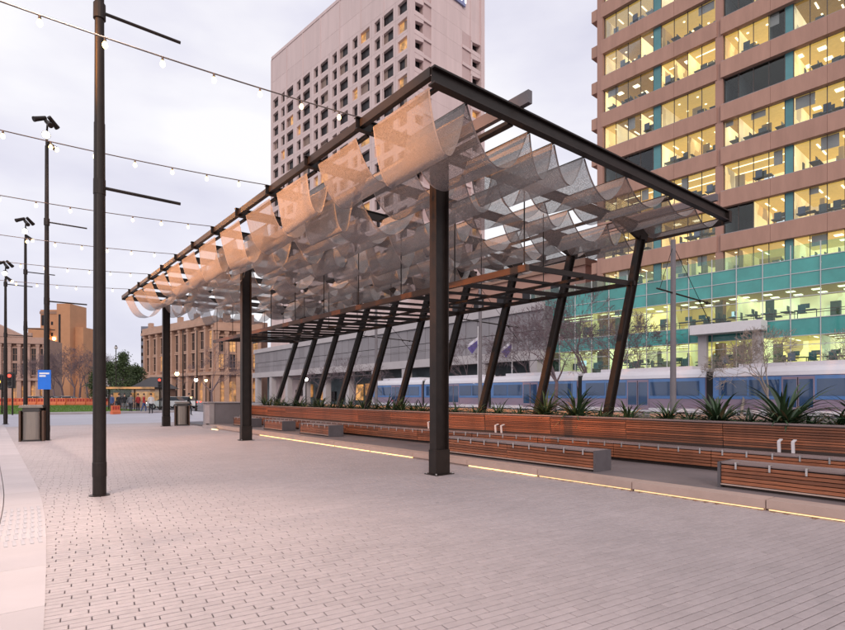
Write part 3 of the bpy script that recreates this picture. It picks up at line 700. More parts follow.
def rooms(x0, sts, z0, z1, depth=5.5, nd=2):
    """rooms behind panes; sts: list of (s0, s1, lit)"""
    for (s0, s1, lit) in sts:
        mb = MB(); a, b = min(s0, s1) + .01, max(s0, s1) - .01
        mb.add([(x0 + depth, a, z0), (x0 + depth, b, z0), (x0 + depth, b, z1), (x0 + depth, a, z1)], [(0, 1, 2, 3)])
        mb.add([(x0 + .15, a, z0), (x0 + .15, a, z1), (x0 + depth, a, z1), (x0 + depth, a, z0)], [(0, 1, 2, 3)])
        mb.add([(x0 + .15, b, z0), (x0 + .15, b, z1), (x0 + depth, b, z1), (x0 + depth, b, z0)], [(0, 1, 2, 3)])
        rm = mb.build('lit_room' if lit else 'dark_room', 'room_lit' if lit else 'room_dark', off, fix=False)
        MB().add([(x0 + .15, a, z0), (x0 + .15, b, z0), (x0 + depth, b, z0), (x0 + depth, a, z0)], [(0, 1, 2, 3)]).build('room_floor', 'room_floor', rm, fix=False)
        MB().add([(x0 + .15, a, z1), (x0 + .15, b, z1), (x0 + depth, b, z1), (x0 + depth, a, z1)], [(0, 1, 2, 3)]).build('room_ceiling', ('ceiling_glow_warm' if orr.random() < .6 else 'ceiling_glow_dim') if lit else 'ceiling_dark', rm, fix=False)
        if orr.random() < .35:
            yb_ = orr.uniform(a, b - .6); MB().box(x0 + .2, x0 + .23, yb_, min(b, yb_ + orr.uniform(.6, 1.4)), z1 - orr.uniform(.4, 1.2), z1).build('roller_blind', 'off_white', rm)
        if lit:
            q = MB(); y = a + orr.uniform(.2, .6); fx = orr.choice(('strip', 'panel', 'dots', 'long')); st_ = orr.uniform(1.2, 2.0)
            if fx == 'long':
                for xx in (1.2, 3.0): q.box(x0 + xx, x0 + xx + .1, a + .2, b - .2, z1 - .05, z1 - .01)
            else:
                while y < b - .3:
                    for xx in (1.1 + orr.uniform(-.2, .2), 3.0):
                        if fx == 'strip': q.box(x0 + xx, x0 + xx + 1.0, y, y + .12, z1 - .05, z1 - .01)
                        elif fx == 'panel': q.box(x0 + xx, x0 + xx + .55, y, min(b - .05, y + .55), z1 - .05, z1 - .01)
                        else: q.tube((x0 + xx, y, z1 - .05), (x0 + xx, y, z1 - .01), .1, n=8)
                    y += st_
            q.build('ceiling_lights', 'ceil_light', rm)
            if b - a > 1.0:
                # wall screens, partitions, columns
                if orr.random() < .6:
                    yy = orr.uniform(a + .2, b - .5); MB().box(x0 + 2.4, x0 + 2.6, yy, yy + orr.uniform(.3, .9), z0, z1 - .3).build('partition', orr.choice(('off_white', 'grey_panel', 'desk_grey')), rm)
                for _ in range(orr.randrange(0, 4)):
                    yy = orr.uniform(a + .1, b - .5); hh = orr.uniform(.6, 1.8); xx = orr.uniform(1.5, 4.8); MB().box(x0 + xx, x0 + xx + .3, yy, yy + orr.uniform(.2, .8), z0, z0 + hh).build('cabinet', orr.choice(('timber_dark', 'desk_grey', 'grey_panel', 'rail_wood', 'off_white')), rm)
                if orr.random() < .55:
                    yy = orr.uniform(a + .2, b - .8); MB().box(x0 + 3.4, x0 + 3.45, yy, yy + .8, z0 + 1.0, z0 + 1.55).build('wall_screen', 'screen', rm)
            y = a + .5
            while y < b - .4:
                if orr.random() < .75: desk(x0 + orr.uniform(.7, 1.6), y, z0, orr.choice((0, math.pi, 1.57)))
                y += orr.uniform(.9, 1.6)
def panes(x, ss, z0, z1, gm, par, mull='mullion_dark', mw=.05):
    for a, b in zip(ss, ss[1:]):
        lo_, hi = min(a, b), max(a, b)
        MB().box(x, x + .012, lo_ + mw / 2, hi - mw / 2, z0 + .03, z1 - .03).build('window_pane', gm, par)
    for a in ss: MB().box(x - .03, x + .05, a - mw / 2, a + mw / 2, z0, z1).build('mullion', mull, par)
def lin(a, b, n): return [a + (b - a) * i / n for i in range(n + 1)]
TOPZ = 49.3
FL = 3.75
BH = 1.38
secs = [(lin(.3, 5.2, 4), lin(5.95, 11.1, 4)), (lin(-4.9, -.35, 4), lin(-11.0, -5.5, 5))]
for k in range(-1, 9):
    zs = 15.5 + FL * k; zh = zs + FL - BH
    MB().box(.0, 9, -11.6, 11.6, zs - BH + .02, zs - .02).build('floor_slab', 'room_floor', off)
    for si, (ra, rb) in enumerate(secs):
        y0, y1 = (.12, 11.32) if si == 0 else (-11.6, -.2)
        proud = -.38 if si == 0 else -.46
        nb = 3; ed = lin(y0, y1, nb)
        for a, b in zip(ed, ed[1:]): MB().box(proud, -.02, a + .008, b - .008, zs - BH, zs).build('spandrel_panel', 'brown_band', off)
        MB().box(proud + .05, -.05, y0 + .02, y1 - .02, zs + .002, zs + .06).build('sill', 'concrete', off)
        tp = (5.2, 5.95) if si == 0 else (-5.5, -4.9)
        MB().box(-.02, .12, tp[0] + .03, tp[1] - .03, zs, zh).build('service_panel', 'teal_panel', off)
        for ri, run in enumerate((ra, rb)):
            panes(0.0, run, zs, zh, 'glass', off)
            st = []; n = len(run) - 1; i = 0
            while i < n:
                w = n if orr.random() < .45 else orr.choice((1, 2, 2, 3)); j = min(n, i + w)
                st.append((run[i], run[j], orr.random() < .9)); i = j
            rooms(.0, st, zs, zh + .0)
# side face, piers, core
MB().box(-.35, 9, 11.12, 11.75, 0, TOPZ).build('end_pier', 'brown_pier', off)
MB().box(-.30, .5, -.33, .28, 0, TOPZ).build('pier', 'brown_pier', off)
MB().box(-.6, .5, -11.95, -11.62, 0, TOPZ).build('pier', 'brown_pier', off)
MB().box(6.0, 22, -11.9, 11.7, 0, TOPZ).build('core', 'brown_pier', off)
MB().box(-.8, 22, -12, 11.9, TOPZ, TOPZ + 3).build('parapet', 'brown_band', off)
MB().box(.5, 22, -40, -11.96, 0, TOPZ).build('wing', 'brown_pier', off)
for k in range(-1, 9):
    zs = 15.5 + FL * k
    MB().box(-.2, 16, 11.76, 12.5, zs - 1.25, zs - .1).build('side_balcony', 'brown_band', off)
# podium
XP = -1.7
lev = [(0.0, 3.1, 'glass'), (3.1, 3.85, 'teal'), (3.85, 6.2, 'glass'), (6.2, 7.5, 'teal'), (7.5, 9.9, 'glass'), (9.9, 12.1, 'teal')]
ps = lin(-19.2, 19.2, 20)
for (z0, z1, t) in lev:
    for a, b in zip(ps, ps[1:]):
        if t == 'teal': 
            MB().box(XP, XP + .08, a + .03, b - .03, z0 + .02, z1 - .02).build('spandrel_glass', 'teal_spandrel', off)
        else:
            MB().box(XP, XP + .012, a + .03, b - .03, z0 + .03, z1 - .03).build('window_pane', 'glass_teal', off)
    if t == 'glass':
        i = 0; st = []
        while i < 20:
            w = orr.choice((2, 3, 4)); j = min(20, i + w); st.append((ps[i], ps[j], orr.random() < .95 if i < 15 else orr.random() < .55)); i = j
        rooms(XP + .02, st, z0 + .02, z1 - .02, 5.0)
for a in ps: MB().box(XP - .10, XP - .002, a - .025, a + .025, 0, 13.2).build('fin', 'mullion_white', off)
for z in (3.1, 5.5, 6.2, 7.5, 9.2, 9.9, 11.0, 12.1): MB().box(XP - .05, XP - .003, -19.2, 19.2, z - .025, z + .025).build('transom', 'mullion_white', off)
for a, b in zip(ps, ps[1:]): MB().box(XP, XP + .012, a + .03, b - .03, 12.14, 13.15).build('balustrade_pane', 'glass_teal', off)
MB().box(XP + .1, 0.0, -19.2, 19.2, 12.0, 12.1).build('podium_roof', 'concrete', off)
MB().box(XP + .02, 9, 11.8, 19.2, 12.0, 12.1).build('podium_roof', 'concrete', off)
MB().box(XP + .0, 14, 19.21, 19.35, 0, 12.1).build('podium_end', 'teal_spandrel', off)
MB().box(4.2, 14, 12.0, 19.2, 0, 12.0).build('podium_core', 'room_dark', off)
MB().box(XP - 1.6, XP - .12, -4.2, 1.2, 6.75, 7.55).build('entrance_canopy', 'white_paint', off)
for s_ in (-3.6, .6): MB().box(XP - .55, XP - .13, s_ - .35, s_ + .35, 0, 6.74).build('entrance_column', 'off_white', off)

# ------------------------------------------------------------------ hotel tower
HO = at(409, 86.0); HR = R(5.9)
hot = root('hotel_tower', 'tall pale pink concrete hotel tower with paired recessed windows', 'building', (HO.x, HO.y, -.05), HR)
HF, HZ0, NF = 3.0, 8.4, 19
CW = 6.15                                    # column pitch on the long face
def hole_wall(W, H, holes, depth):
    """wall in the y-z plane (x=0 outward -x) with bevel-headed recesses; holes: (y0,y1,z0,z1)"""
    mb = MB(); ys = [0]; 
    for h in holes: ys += [h[0], h[1]]
    ys.append(W)
    z0, z1 = holes[0][2], holes[0][3]
    for i in range(len(ys) - 1):
        a, b = ys[i], ys[i + 1]
        if i % 2 == 0: mb.add([(0, a, 0), (0, b, 0), (0, b, H), (0, a, H)], [(0, 1, 2, 3)])
        else:
            mb.add([(0, a, 0), (0, b, 0), (0, b, z0), (0, a, z0)], [(0, 1, 2, 3)]); mb.add([(0, a, z1 + .22), (0, b, z1), (0, b, H), (0, a, H)], [(0, 1, 2, 3)])
            mb.add([(0, a, z0), (0, b, z0), (depth, b, z0), (depth, a, z0)], [(0, 1, 2, 3)])
            mb.add([(0, a, z1 + .22), (0, b, z1), (depth, b, z1), (depth, a, z1 + .22)], [(0, 1, 2, 3)])
            mb.add([(0, a, z0), (0, a, z1 + .22), (depth, a, z1 + .22), (depth, a, z0)], [(0, 1, 2, 3)])
            mb.add([(0, b, z0), (0, b, z1), (depth, b, z1), (depth, b, z0)], [(0, 1, 2, 3)])
    return mb
g = .02
pairw = [(.6, 3.4, .42, 2.25), (3.95, 5.4, .42, 2.25)]
mod_d = hole_wall(CW - g, HF - g, pairw, .5).data('facade_panel', 'hotel', fix=False)
end_d = hole_wall(3.1 - g, HF - g, [(.4, 2.6, .42, 2.25)], .5).data('facade_panel', 'hotel', fix=False)
def pane_data(w, h, m_): return MB().box(.47, .495, .01, w - .01, .01, h).data('window', m_)
win_d = {(w, m_): pane_data(w, 2.06, m_) for w in (2.8, 1.45, 2.2) for m_ in ('win_dark', 'win_warm')}
hr = random.Random(9)
curt_d = MB().box(.45, .468, .02, .98, .04, 1.9).data('curtain', 'curtain')
cols = [('e', 0.05)] + [('m', 3.15 + CW * i) for i in range(6)] + [('e', 3.15 + CW * 6)]
for fl in range(3, NF):
    z = HZ0 + fl * HF
    for t, y in cols:
        o = put('facade_panel', mod_d if t == 'm' else end_d, hot, (0, y, z))
        for (a, b, c, d) in (pairw if t == 'm' else [(.4, 2.6, .42, 2.25)]):
            w_ = put('window', win_d[(round(b - a, 2), 'win_warm' if hr.random() < .06 else 'win_dark')], o, (0, a, c))
            if hr.random() < .45 and b - a > 1.6:
                cw_ = hr.uniform(.25, .7) * (b - a); put('curtain', curt_d, w_, (0, 0 if hr.random() < .5 else b - a - cw_, 0), scale=(1, cw_, 1))
LEN = 3.15 + CW * 6 + 3.1
ZW = HZ0 + NF * HF
for i in range(7):                            # blank top storeys, ribbed panels
    a, b = (0.05 + LEN * i / 7, LEN * (i + 1) / 7)
    MB().box(-.0, .9, a, b - .03, ZW, ZW + 3.2).build('crown_panel', 'hotel', hot); MB().box(0, .9, a, b - .03, ZW + 3.23, 73.6).build('crown_panel', 'hotel', hot)
    MB().box(-.07, -.002, a - .10, a + .10, HZ0, 73.6).build('rib', 'hotel', hot)
MB().box(-.1, 18.5, 0, LEN, 73.6, 74.2).build('roof_cap', 'hotel', hot)
MB().box(1.1, 18.4, 1.1, LEN - .1, 0, 73.5).build('core', 'room_dark', hot)
MB().box(0, 1.0, 0, LEN, 0, HZ0 + 3 * HF).build('lower_wall', 'hotel', hot)
MB().box(-.05, 18.6, LEN, LEN + .3, 0, 73.6).build('end_wall', 'hotel', hot)
# short face toward the plaza: pier, ribbed panel bays, plain sheets, end window column
WD = 18.6
MB().box(0, .9, -.3, .04, HZ0, 73.6).build('corner_pier', 'hotel', hot)
for fl in range(3, NF + 4):
    z = HZ0 + fl * HF
    for (a, b, m_, pr_) in ((3.2, 5.0, 'hotel_rib', .12), (5.02, 8.7, 'hotel', 0), (8.72, 12.7, 'hotel', 0), (12.72, 15.0, 'hotel_rib' if fl < NF else 'hotel', .10)):
        MB().box(a, b, pr_, .95, z + .02, z + HF).build('wall_sheet', m_, hot)
        if m_ == 'hotel_rib':
            MB().box(a, b, -.12, .1, z + .02, z + .55).build('spandrel', 'hotel', hot)
    for (a, b) in ((.92, 3.18), (15.02, 17.6)):
        if fl < NF:
            MB().box(a, b, -.14, .6, z, z + .75).build('spandrel', 'hotel', hot)
            MB().prism([(a, z + 2.05), (b, z + 2.45), (b, z + HF), (a, z + HF)], 'y', -.1, .6).build('lintel', 'hotel', hot)
            MB().box(a + .05, b - .05, .9, .95, z + .7, z + 2.5).build('window', 'win_warm' if hr.random() < .15 else 'win_dark', hot)
            MB().box(a, a + .35, -.1, .9, z + .75, z + 2.2).build('reveal', 'hotel', hot)
        else: MB().box(a, b, 0, .95, z, z + HF).build('wall_sheet', 'hotel', hot)
MB().box(17.62, 18.6, -.3, 1, HZ0, 73.6).build('corner_pier', 'hotel', hot)
MB().box(.9, WD, 0, 1.0, 0, HZ0 + 3 * HF).build('lower_wall', 'hotel', hot)
# sign
MB().box(4.6, 13.3, -.32, -.06, 69.6, 73.1).build('sign_board', 'sign_panel', hot)
cu = bpy.data.curves.new('sign_text', 'FONT'); cu.body = 'Hilton'; cu.size = 3.6; cu.extrude = .06; cu.align_x = 'CENTER'
to = bpy.data.objects.new('sign_text', cu); COL.objects.link(to); bpy.context.view_layer.update()
tm = bpy.data.meshes.new_from_object(to.evaluated_get(bpy.context.evaluated_depsgraph_get())); bpy.data.objects.remove(to)
tm.materials.clear(); tm.materials.append(M['letter_lit'])
put('sign_lettering', tm, hot, (8.95, -.40, 70.1), (R(90), 0, 0))

# ------------------------------------------------------------------ low car park building
cp = root('parking_building', 'low pale building with grey panels over shops behind the raking posts', 'building', (46, 75, -.05))
Y0, Y1 = -38, 42
MB().box(.4, 20, Y0, Y1, 5.6, 11.2).build('core', 'concrete_dark', cp)
MB().box(3.0, 20, Y0, Y1, 0, 5.6).build('ground_core', 'room_dark', cp)
n = 40; ys = lin(Y0, Y1, n)
for a, b in zip(ys, ys[1:]):
    MB().box(0.06, .4, a + .04, b - .04, 6.5, 8.55).build('facade_panel', 'grey_panel', cp); MB().box(0.06, .4, a + .04, b - .04, 8.63, 10.7).build('facade_panel', 'grey_panel', cp)
MB().box(-.5, .4, Y0, Y1, 5.4, 6.45).build('slab_edge', 'off_white', cp)
MB().box(-.2, .4, Y0, Y1, 10.75, 11.6).build('parapet', 'off_white', cp)
for k in range(11):
    y = Y0 + .5 + k * 7.7; MB().box(-.4, .6, y, y + 1.1, 0, 5.38).build('column', 'off_white', cp)
shop = random.Random(4)
for k in range(26):
    a = Y0 + 1 + k * 3; m_ = shop.choice(('shop_warm', 'win_dark', 'win_dark', 'room_dark', 'shop_warm', 'win_warm'))
    w = shop.uniform(1.2, 2.6); z0 = shop.uniform(.4, 1.6)
    MB().box(2.6, 2.95, a, a + w, z0, z0 + shop.uniform(1.2, 2.6)).build('shop_window', m_, cp)
MB().box(-1.2, .2, -8, 20, 4.6, 4.75).build('awning', 'roof_dark', cp)
rb = root('brick_block', 'plain reddish brown block with parapet behind the flag poles', 'building', (56, 60, -.05))
MB().box(-1, 10, -22, 4, 0, 17.0).build('walls', 'brown_pier', rb); MB().box(-1.3, 10.2, -22.2, 4.2, 17, 17.8).build('parapet', 'sand_dark', rb)
for k in range(5): MB().box(-1.08, -.95, -19 + 4.6 * k, -17 + 4.6 * k, 13.2, 15.4).build('window', 'win_dark', rb)

# ------------------------------------------------------------------ far stone buildings on the left
def face_frame(pxa, Ya, pxb, Yb):
    a, b = at(pxa, Ya), at(pxb, Yb); d = (b - a); L = d.length; return a, math.atan2(d.y, d.x), L   # local +x along the face, local -y toward the viewer
def classical(name, label, fr, H, ncol, m_, m2, ground=6, grp=None, depth=14, lit=.2, roofz=1.6, ped=False, seed=1):
    a, rz, L = fr; r_ = root(name, label, 'building', (a.x, a.y, -.05), rz); q = random.Random(seed)
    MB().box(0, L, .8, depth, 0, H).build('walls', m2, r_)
    pitch = L / ncol
    MB().box(-.3, L + .3, -.5, .8, H - 1.6, H - .9).build('cornice', m_, r_); MB().box(-.1, L + .1, -.2, .8, H - .9, H + .3).build('parapet', m_, r_)
    MB().box(-.2, L + .2, -.4, .8, ground - .7, ground).build('string_course', m_, r_)
    for k in range(ncol + 1):
        x = min(max(k * pitch, .6), L - .6)
        MB().box(x - .55, x + .55, -.1, .8, 0, ground - .7).build('pier', m_, r_)
        c = MB().box(x - .5, x + .5, -.15, .8, ground, ground + .5).box(x - .38, x + .38, -.05, .75, ground + .5, H - 2.3).box(x - .52, x + .52, -.18, .8, H - 2.3, H - 1.6).build('pilaster', m_, r_)
    for k in range(ncol):
        x = (k + .5) * pitch; w = pitch * .23
        rows = [(ground + 1.0, (H - ground - 2.6) * .48 + ground), ((H - ground - 2.6) * .56 + ground, H - 2.9)] if H - ground > 8 else [(ground + 1, H - 2.6)]
        for (z0, z1) in rows:
            wn_ = MB().box(x - w, x + w, .72, .79, z0, z1).build('window', 'win_warm' if q.random() < lit else 'win_dark', r_)
            MB().box(x - w - .2, x + w + .2, .45, .8, z0 - .35, z0 - .02).build('sill', m_, wn_)
            MB().box(x - .06, x + .06, .66, .718, z0, z1).box(x - w, x + w, .66, .715, (z0 + z1) / 2 - .06, (z0 + z1) / 2 + .06).build('glazing_bar', 'sand_dark', wn_)
            MB().box(x - w - .22, x - w - .01, .5, .8, z0, z1).box(x + w + .01, x + w + .22, .5, .8, z0, z1).box(x - w - .3, x + w + .3, .38, .8, z1 + .01, z1 + .35).build('surround', m_, wn_)
        MB().prism([(x - w * 1.4, .1), (x + w * 1.4, .1), (x + w * 1.4, ground * .5), (x + w * .8, ground * .68), (x - w * .8, ground * .68), (x - w * 1.4, ground * .5)], 'y', .7, .79).build('archway', 'shop_warm' if q.random() < .6 else 'win_dark', r_)
        MB().box(x - w * 1.5, x - w * 1.38, .4, .8, .1, ground * .55).box(x + w * 1.38, x + w * 1.5, .4, .8, .1, ground * .55).box(x - .07, x + .07, .62, .69, .1, ground * .66).box(x - w * 1.37, x + w * 1.37, .62, .688, ground * .42, ground * .45).build('arch_frame', m_, r_)
    for k in range(ncol // 2):
        x = (2 * k + 1) * pitch; MB().box(x - .8, x + .8, -.1, .8, H + .3, H + roofz).build('parapet_block', m_, r_)
    if ped:
        MB().prism([(L * .2, H + .3), (L * .8, H + .3), (L * .5, H + 4.2)], 'y', -.4, 3).build('pediment', m_, r_)
    return r_
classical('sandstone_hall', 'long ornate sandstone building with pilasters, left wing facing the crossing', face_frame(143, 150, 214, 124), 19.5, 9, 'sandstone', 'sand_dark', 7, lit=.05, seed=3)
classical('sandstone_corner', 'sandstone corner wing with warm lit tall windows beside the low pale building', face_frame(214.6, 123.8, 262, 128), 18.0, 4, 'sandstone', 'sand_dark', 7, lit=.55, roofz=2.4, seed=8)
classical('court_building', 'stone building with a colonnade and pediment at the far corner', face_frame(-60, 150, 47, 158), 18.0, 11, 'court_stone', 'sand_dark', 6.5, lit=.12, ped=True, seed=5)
a, rz, L = face_frame(28, 205, 80, 205)
bt = root('orange_tower', 'plain orange brick tower block with stepped top rising over the stone court', 'building', (a.x, a.y, -.05), rz)
MB().box(0, 8, 0, 10, 0, 27).build('low_wing', 'brick_orange', bt); MB().box(4, 14, 1, 11, 0, 34).build('mid_block', 'brick_orange', bt)
MB().box(11.5, 16.5, -1, 9, 0, 36).build('stair_shaft', 'brick_orange', bt); MB().box(16.5, L, 2, 10, 0, 27.5).build('side_block', 'brick_orange', bt)
MB().box(3.8, 14.2, .8, 11.2, 32.4, 33.4).build('crown_band', 'sand_dark', bt)
MB().box(4.4, 6.2, .9, 1.05, 28, 32).build('louvre', 'win_dark', bt); MB().box(12.2, 13.0, -1.06, -1.01, 8, 32).build('slot_window', 'win_dark', bt)
for z in (15, 19.5, 24, 28.2):
    for x in (5.5, 8, 10.2): MB().box(x, x + .8, .95, .99, z, z + 1.3).build('window', 'win_dark', bt)
for z in (16.6, 23): MB().tube((9.3, .9, z), (9.3, .6, z), .55, n=12).build('wall_lamp', 'lamp_warm', bt)
a, rz, L = face_frame(141, 240, 152, 240)
dt = root('slate_tower', 'narrow blue grey high-rise showing above the sandstone hall', 'building', (a.x, a.y, -.05), rz)
MB().box(0, L + 6, 0, 10, 0, 32).build('walls', 'blue_grey', dt)
for k in range(9): MB().box(.1, L + 5.9, -.12, -.02, 3 + 3.2 * k, 4.4 + 3.2 * k).build('window_band', 'win_dark', dt)
for (px0, px1, Yb, h, m_, lb) in ((100, 141, 300, 17, 'off_white', 'distant pale block behind the dark green trees'), (75, 112, 280, 14, 'concrete', 'distant grey block behind the bare trees')):
    a, rz, L = face_frame(px0, Yb, px1, Yb); d_ = root('distant_block', lb, 'building', (a.x, a.y, -.05), rz)
    MB().box(0, L, 0, 12, 0, h).build('walls', m_, d_)
    for k in range(6):
        for j in range(3): MB().box(L * (k + .3) / 6, L * (k + .7) / 6, -.1, -.01, 3 + j * 4, 5 + j * 4).build('window', 'win_dark', d_)

# kiosk, shelter
p = at(154, 74); kr = root('kiosk', 'small kiosk with dark hipped roof in front of the sandstone hall', 'kiosk', (p.x, p.y, -.05), -YAW)
MB().box(-2.2, 2.2, -1.6, 1.6, 0, 2.5).build('walls', 'sand_dark', kr)
MB().add([(-2.6, -2.0, 2.5), (2.6, -2.0, 2.5), (2.6, 2.0, 2.5), (-2.6, 2.0, 2.5), (-.5, 0, 4.1), (.5, 0, 4.1)], [(3, 2, 1, 0), (0, 1, 5, 4), (1, 2, 5), (2, 3, 4, 5), (3, 0, 4)]).build('roof', 'roof_dark', kr)
MB().box(-1.6, 1.6, -1.66, -1.61, .9, 2.1).build('counter_window', 'shop_warm', kr)
p = at(133, 58); sr = root('tram_shelter', 'open waiting shelter with a glowing roof edge behind the waiting people', 'shelter', (p.x, p.y, -.05), -YAW)
MB().box(-3.3, 2.8, -1.0, 1.0, 2.35, 2.47).build('roof', 'steel', sr); MB().box(-3.3, 2.8, -1.06, -1.01, 2.3, 2.5).build('fascia', 'shop_warm', sr)
for x in (-3, -.2, 2.5): MB().tube((x, .7, 0), (x, .7, 2.35), .06).build('post', 'steel', sr)
MB().box(-3.2, 2.7, .78, .8, .3, 2.2).build('glass_screen', 'glass', sr)
MB().box(-2.6, -.8, .2, .6, .42, .48).box(-2.5, -2.4, .3, .5, 0, .42).box(-1, -.9, .3, .5, 0, .42).build('seat', 'timber', sr)
for k in range(3): MB().box(-2.5 + 1.9 * k, -1.9 + 1.9 * k, .70, .76, 1.0, 1.9).build('poster_light', 'shop_warm', sr)

# ------------------------------------------------------------------ tram, overhead poles
TX = 33.6
struct('tram_track', MB().box(TX - .6, TX + 3.2, -60, 160, -.05, .17), 'concrete')
tr = root('tram', 'long modern tram with white roof, blue window band and mauve sides', 'tram', (TX, 27, .15))
T0, T1 = -21.5, 24
nm = 5; ml = (T1 - T0) / nm
for k in range(nm):
    a, b = T0 + ml * k + .22, T0 + ml * (k + 1) - .22
    prof = [(0, .35), (-.04, 1.2), (0.02, 2.55), (.16, 2.86), (.35, 2.98), (2.2, 2.98), (2.4, 2.86), (2.52, 2.55), (2.58, 1.2), (2.5, .35)]
    bd = MB().prism([(x, z) for x, z in prof], 'y', a, b).build('body', 'tram_mauve', tr)
    MB().prism([(-.03, 2.52), (.03, 2.74), (.18, 2.96), (.36, 3.05), (2.2, 3.05), (2.38, 2.94), (2.55, 2.52)], 'y', a - .01, b + .01).build('roof_shell', 'tram_white', tr)
    MB().box(.5, 2.0, a + 1, b - 1.2, 3.06, 3.25).build('roof_unit', 'tram_white', tr)
    MB().box(-.07, -.03, a + .02, b - .02, .38, .62).build('skirt', 'tram_white', tr)
    MB().box(-.062, -.036, a + .01, b - .01, 1.22, 2.48).build('livery_band', 'tram_blue', tr)
    nw = 5; ws = lin(a + .3, b - .3, nw)
    for i, (c, d) in enumerate(zip(ws, ws[1:])):
        if i == 2 :
            dd = MB().box(-.085, -.04, c + .05, d - .05, .5, 2.45).build('door', 'tram_mauve', tr); [MB().box(-.092, -.086, u0, u1, .8, 2.3).build('door_glass', 'tram_glass', dd) for u0, u1 in ((c + .12, (c + d) / 2 - .06), ((c + d) / 2 + .06, d - .12))]; MB().box(-.09, -.086, (c + d) / 2 - .02, (c + d) / 2 + .02, .55, 2.4).build('door_seam', 'tyre', dd)
        else: MB().box(-.085, -.035, c + .05, d - .05, 1.42, 2.30).build('window', 'tram_glass', tr)
    for y in (a + 1.6, b - 1.6): MB().tube((.1, y, .36), (.35, y, .36), .34, n=14).build('wheel', 'tyre', tr)
for k in range(nm - 1): MB().box(.12, 2.4, T0 + ml * (k + 1) - .26, T0 + ml * (k + 1) + .26, .45, 2.85).build('gangway', 'tyre', tr)
def cat_pole(px, X, Ytop, label, arm=True):
    Y = X * 695.3 / (px + 12); y = (Y - .6247 * X) / .7808
    r_ = root('overhead_line_pole', label, 'pole', (X, y, -.05), 0, 'overhead line poles along the tramway')
    MB().tube((0, 0, 0), (0, 0, Ytop), .17, .13, n=12).build('mast', 'concrete_dark', r_)
    if arm:
        MB().tube((-1.8, 0, 7.45), (4.6, 0, 7.3), .05, n=8).build('bracket_arm', 'steel', r_)
        MB().tube((.0, 0, Ytop - .3), (3.2, 0, 7.38), .018, n=5).build('stay', 'steel', r_); MB().tube((.0, 0, Ytop - .3), (-1.5, 0, 7.45), .018, n=5).build('stay', 'steel', r_)
        for x in (3.3, 4.2): MB().lathe([(.04, -.12), (.09, -.06), (.09, 0), (.04, .08)], 8, (x, 0, 7.32)).build('insulator', 'steel', r_)
        MB().tube((3.3, 0, 7.2), (4.5, 0, 6.2), .025, n=6).build('steady_arm', 'steel', r_)
for px, lb in ((673, 'grey overhead line mast with bracket arm in front of the teal podium'), (480, 'grey overhead line mast with bracket arm beside the flag poles'), (376, 'grey overhead line mast with bracket arm in front of the low pale building')): cat_pole(px, 30.2, 10.4, lb)
for x in (34.4, 35.4):
    w_ = tag(MB().tube((x, -20, 6.15), (x, 120, 6.15), .018, n=5).build('contact_wire', 'cable'), 'thin overhead contact wire above the tram', 'wire', 'overhead wires along the tramway')

# flag poles
for px, fz in ((478, 9.4), (512, 8.9)):
    p = at(px, 58); r_ = root('flag_pole', 'white flag pole with a drooping purple and white flag', 'flag pole', (p.x, p.y, -.05), -YAW, 'flag poles by the tramway')
    MB().tube((0, 0, 0), (0, 0, 9.0), .07, .05, n=8).build('pole', 'white_paint', r_)
    for (m_, z0, z1, off_) in (('flag_white', 1.0, .45, 0), ('flag_cloth', .45, -.6, 0)):
        mb = MB(); nx = 9
        for i in range(nx + 1):
            t = i / nx
            for z in (z0, z1): mb.v.append((-1.5 * t * (.55 if z < 0 else 1) , .12 * math.sin(t * 9 + z), fz - .3 - 1.1 * t + z * .75))
        mb.f = [(2 * i, 2 * i + 1, 2 * i + 3, 2 * i + 2) for i in range(nx)]
        mb.build('flag', m_, r_, fix=False).scale = (.75, 1, .8)

# ------------------------------------------------------------------ trees
def bare_tree_mesh(name, seed, H, m_, spread=.9, levels=6, r0=.13):
    q = random.Random(seed); tk, tw = MB(), MB()
    def grow(p, d, L, r_, lv):
        n = 2; a = p
        for i in range(n):
            d = (d + Vector((q.gauss(0, .12), q.gauss(0, .12), q.gauss(0, .08) + .04))).normalized(); b = a + d * (L / n); r1 = r_ * (1 - .2 * (i + 1) / n)
            (tk if lv >= levels - 1 else tw).tube(a, b, r_, r1, n=7 if lv >= levels - 1 else (4 if lv > 2 else 3), caps=False); a = b; r_ = r1
        if lv == 0: return
        for k in range(q.choice((2, 3, 3)) if lv < levels else 4):
            ang = q.uniform(.3, .85) * spread; az_ = q.uniform(0, 6.283)
            u = d.orthogonal().normalized(); u.rotate(Matrix.Rotation(az_, 3, d)); nd = (d * math.cos(ang) + u * math.sin(ang)).normalized()
            grow(a, nd, L * q.uniform(.62, .86), max(.009, r_ * q.uniform(.5, .72)), lv - 1)
    grow(Vector((0, 0, 0)), Vector((0, 0, 1)), H * .27, r0, levels)
    return tk.data(name + '_trunk', m_, fix=False), tw.data(name + '_crown', m_, fix=False)
bt_v = [bare_tree_mesh('bare', s_, 8.5, 'bark_purple', .95, 7, .15) for s_ in (1, 2, 3)]; bt_p = [bare_tree_mesh('pale', s_, 6.6, 'bark_pale', 1.0, 7, .11) for s_ in (5, 6)]
def bare(p, v, s_, label, group):
    r_ = root('bare_tree', label, 'tree', (p.x, p.y, -.05), rng.uniform(0, 6), group)
    put('trunk', v[0], r_, scale=(s_,) * 3); put('crown', v[1], r_, scale=(s_,) * 3)
for i, (px, Y, s_) in enumerate(((742, 30.5, .85), (772, 29.2, .9), (812, 30, .95), (868, 30, .9))): bare(at(px, Y), bt_p[i % 2], s_, 'pale leafless street tree in front of the teal glass podium', 'pale bare street trees')
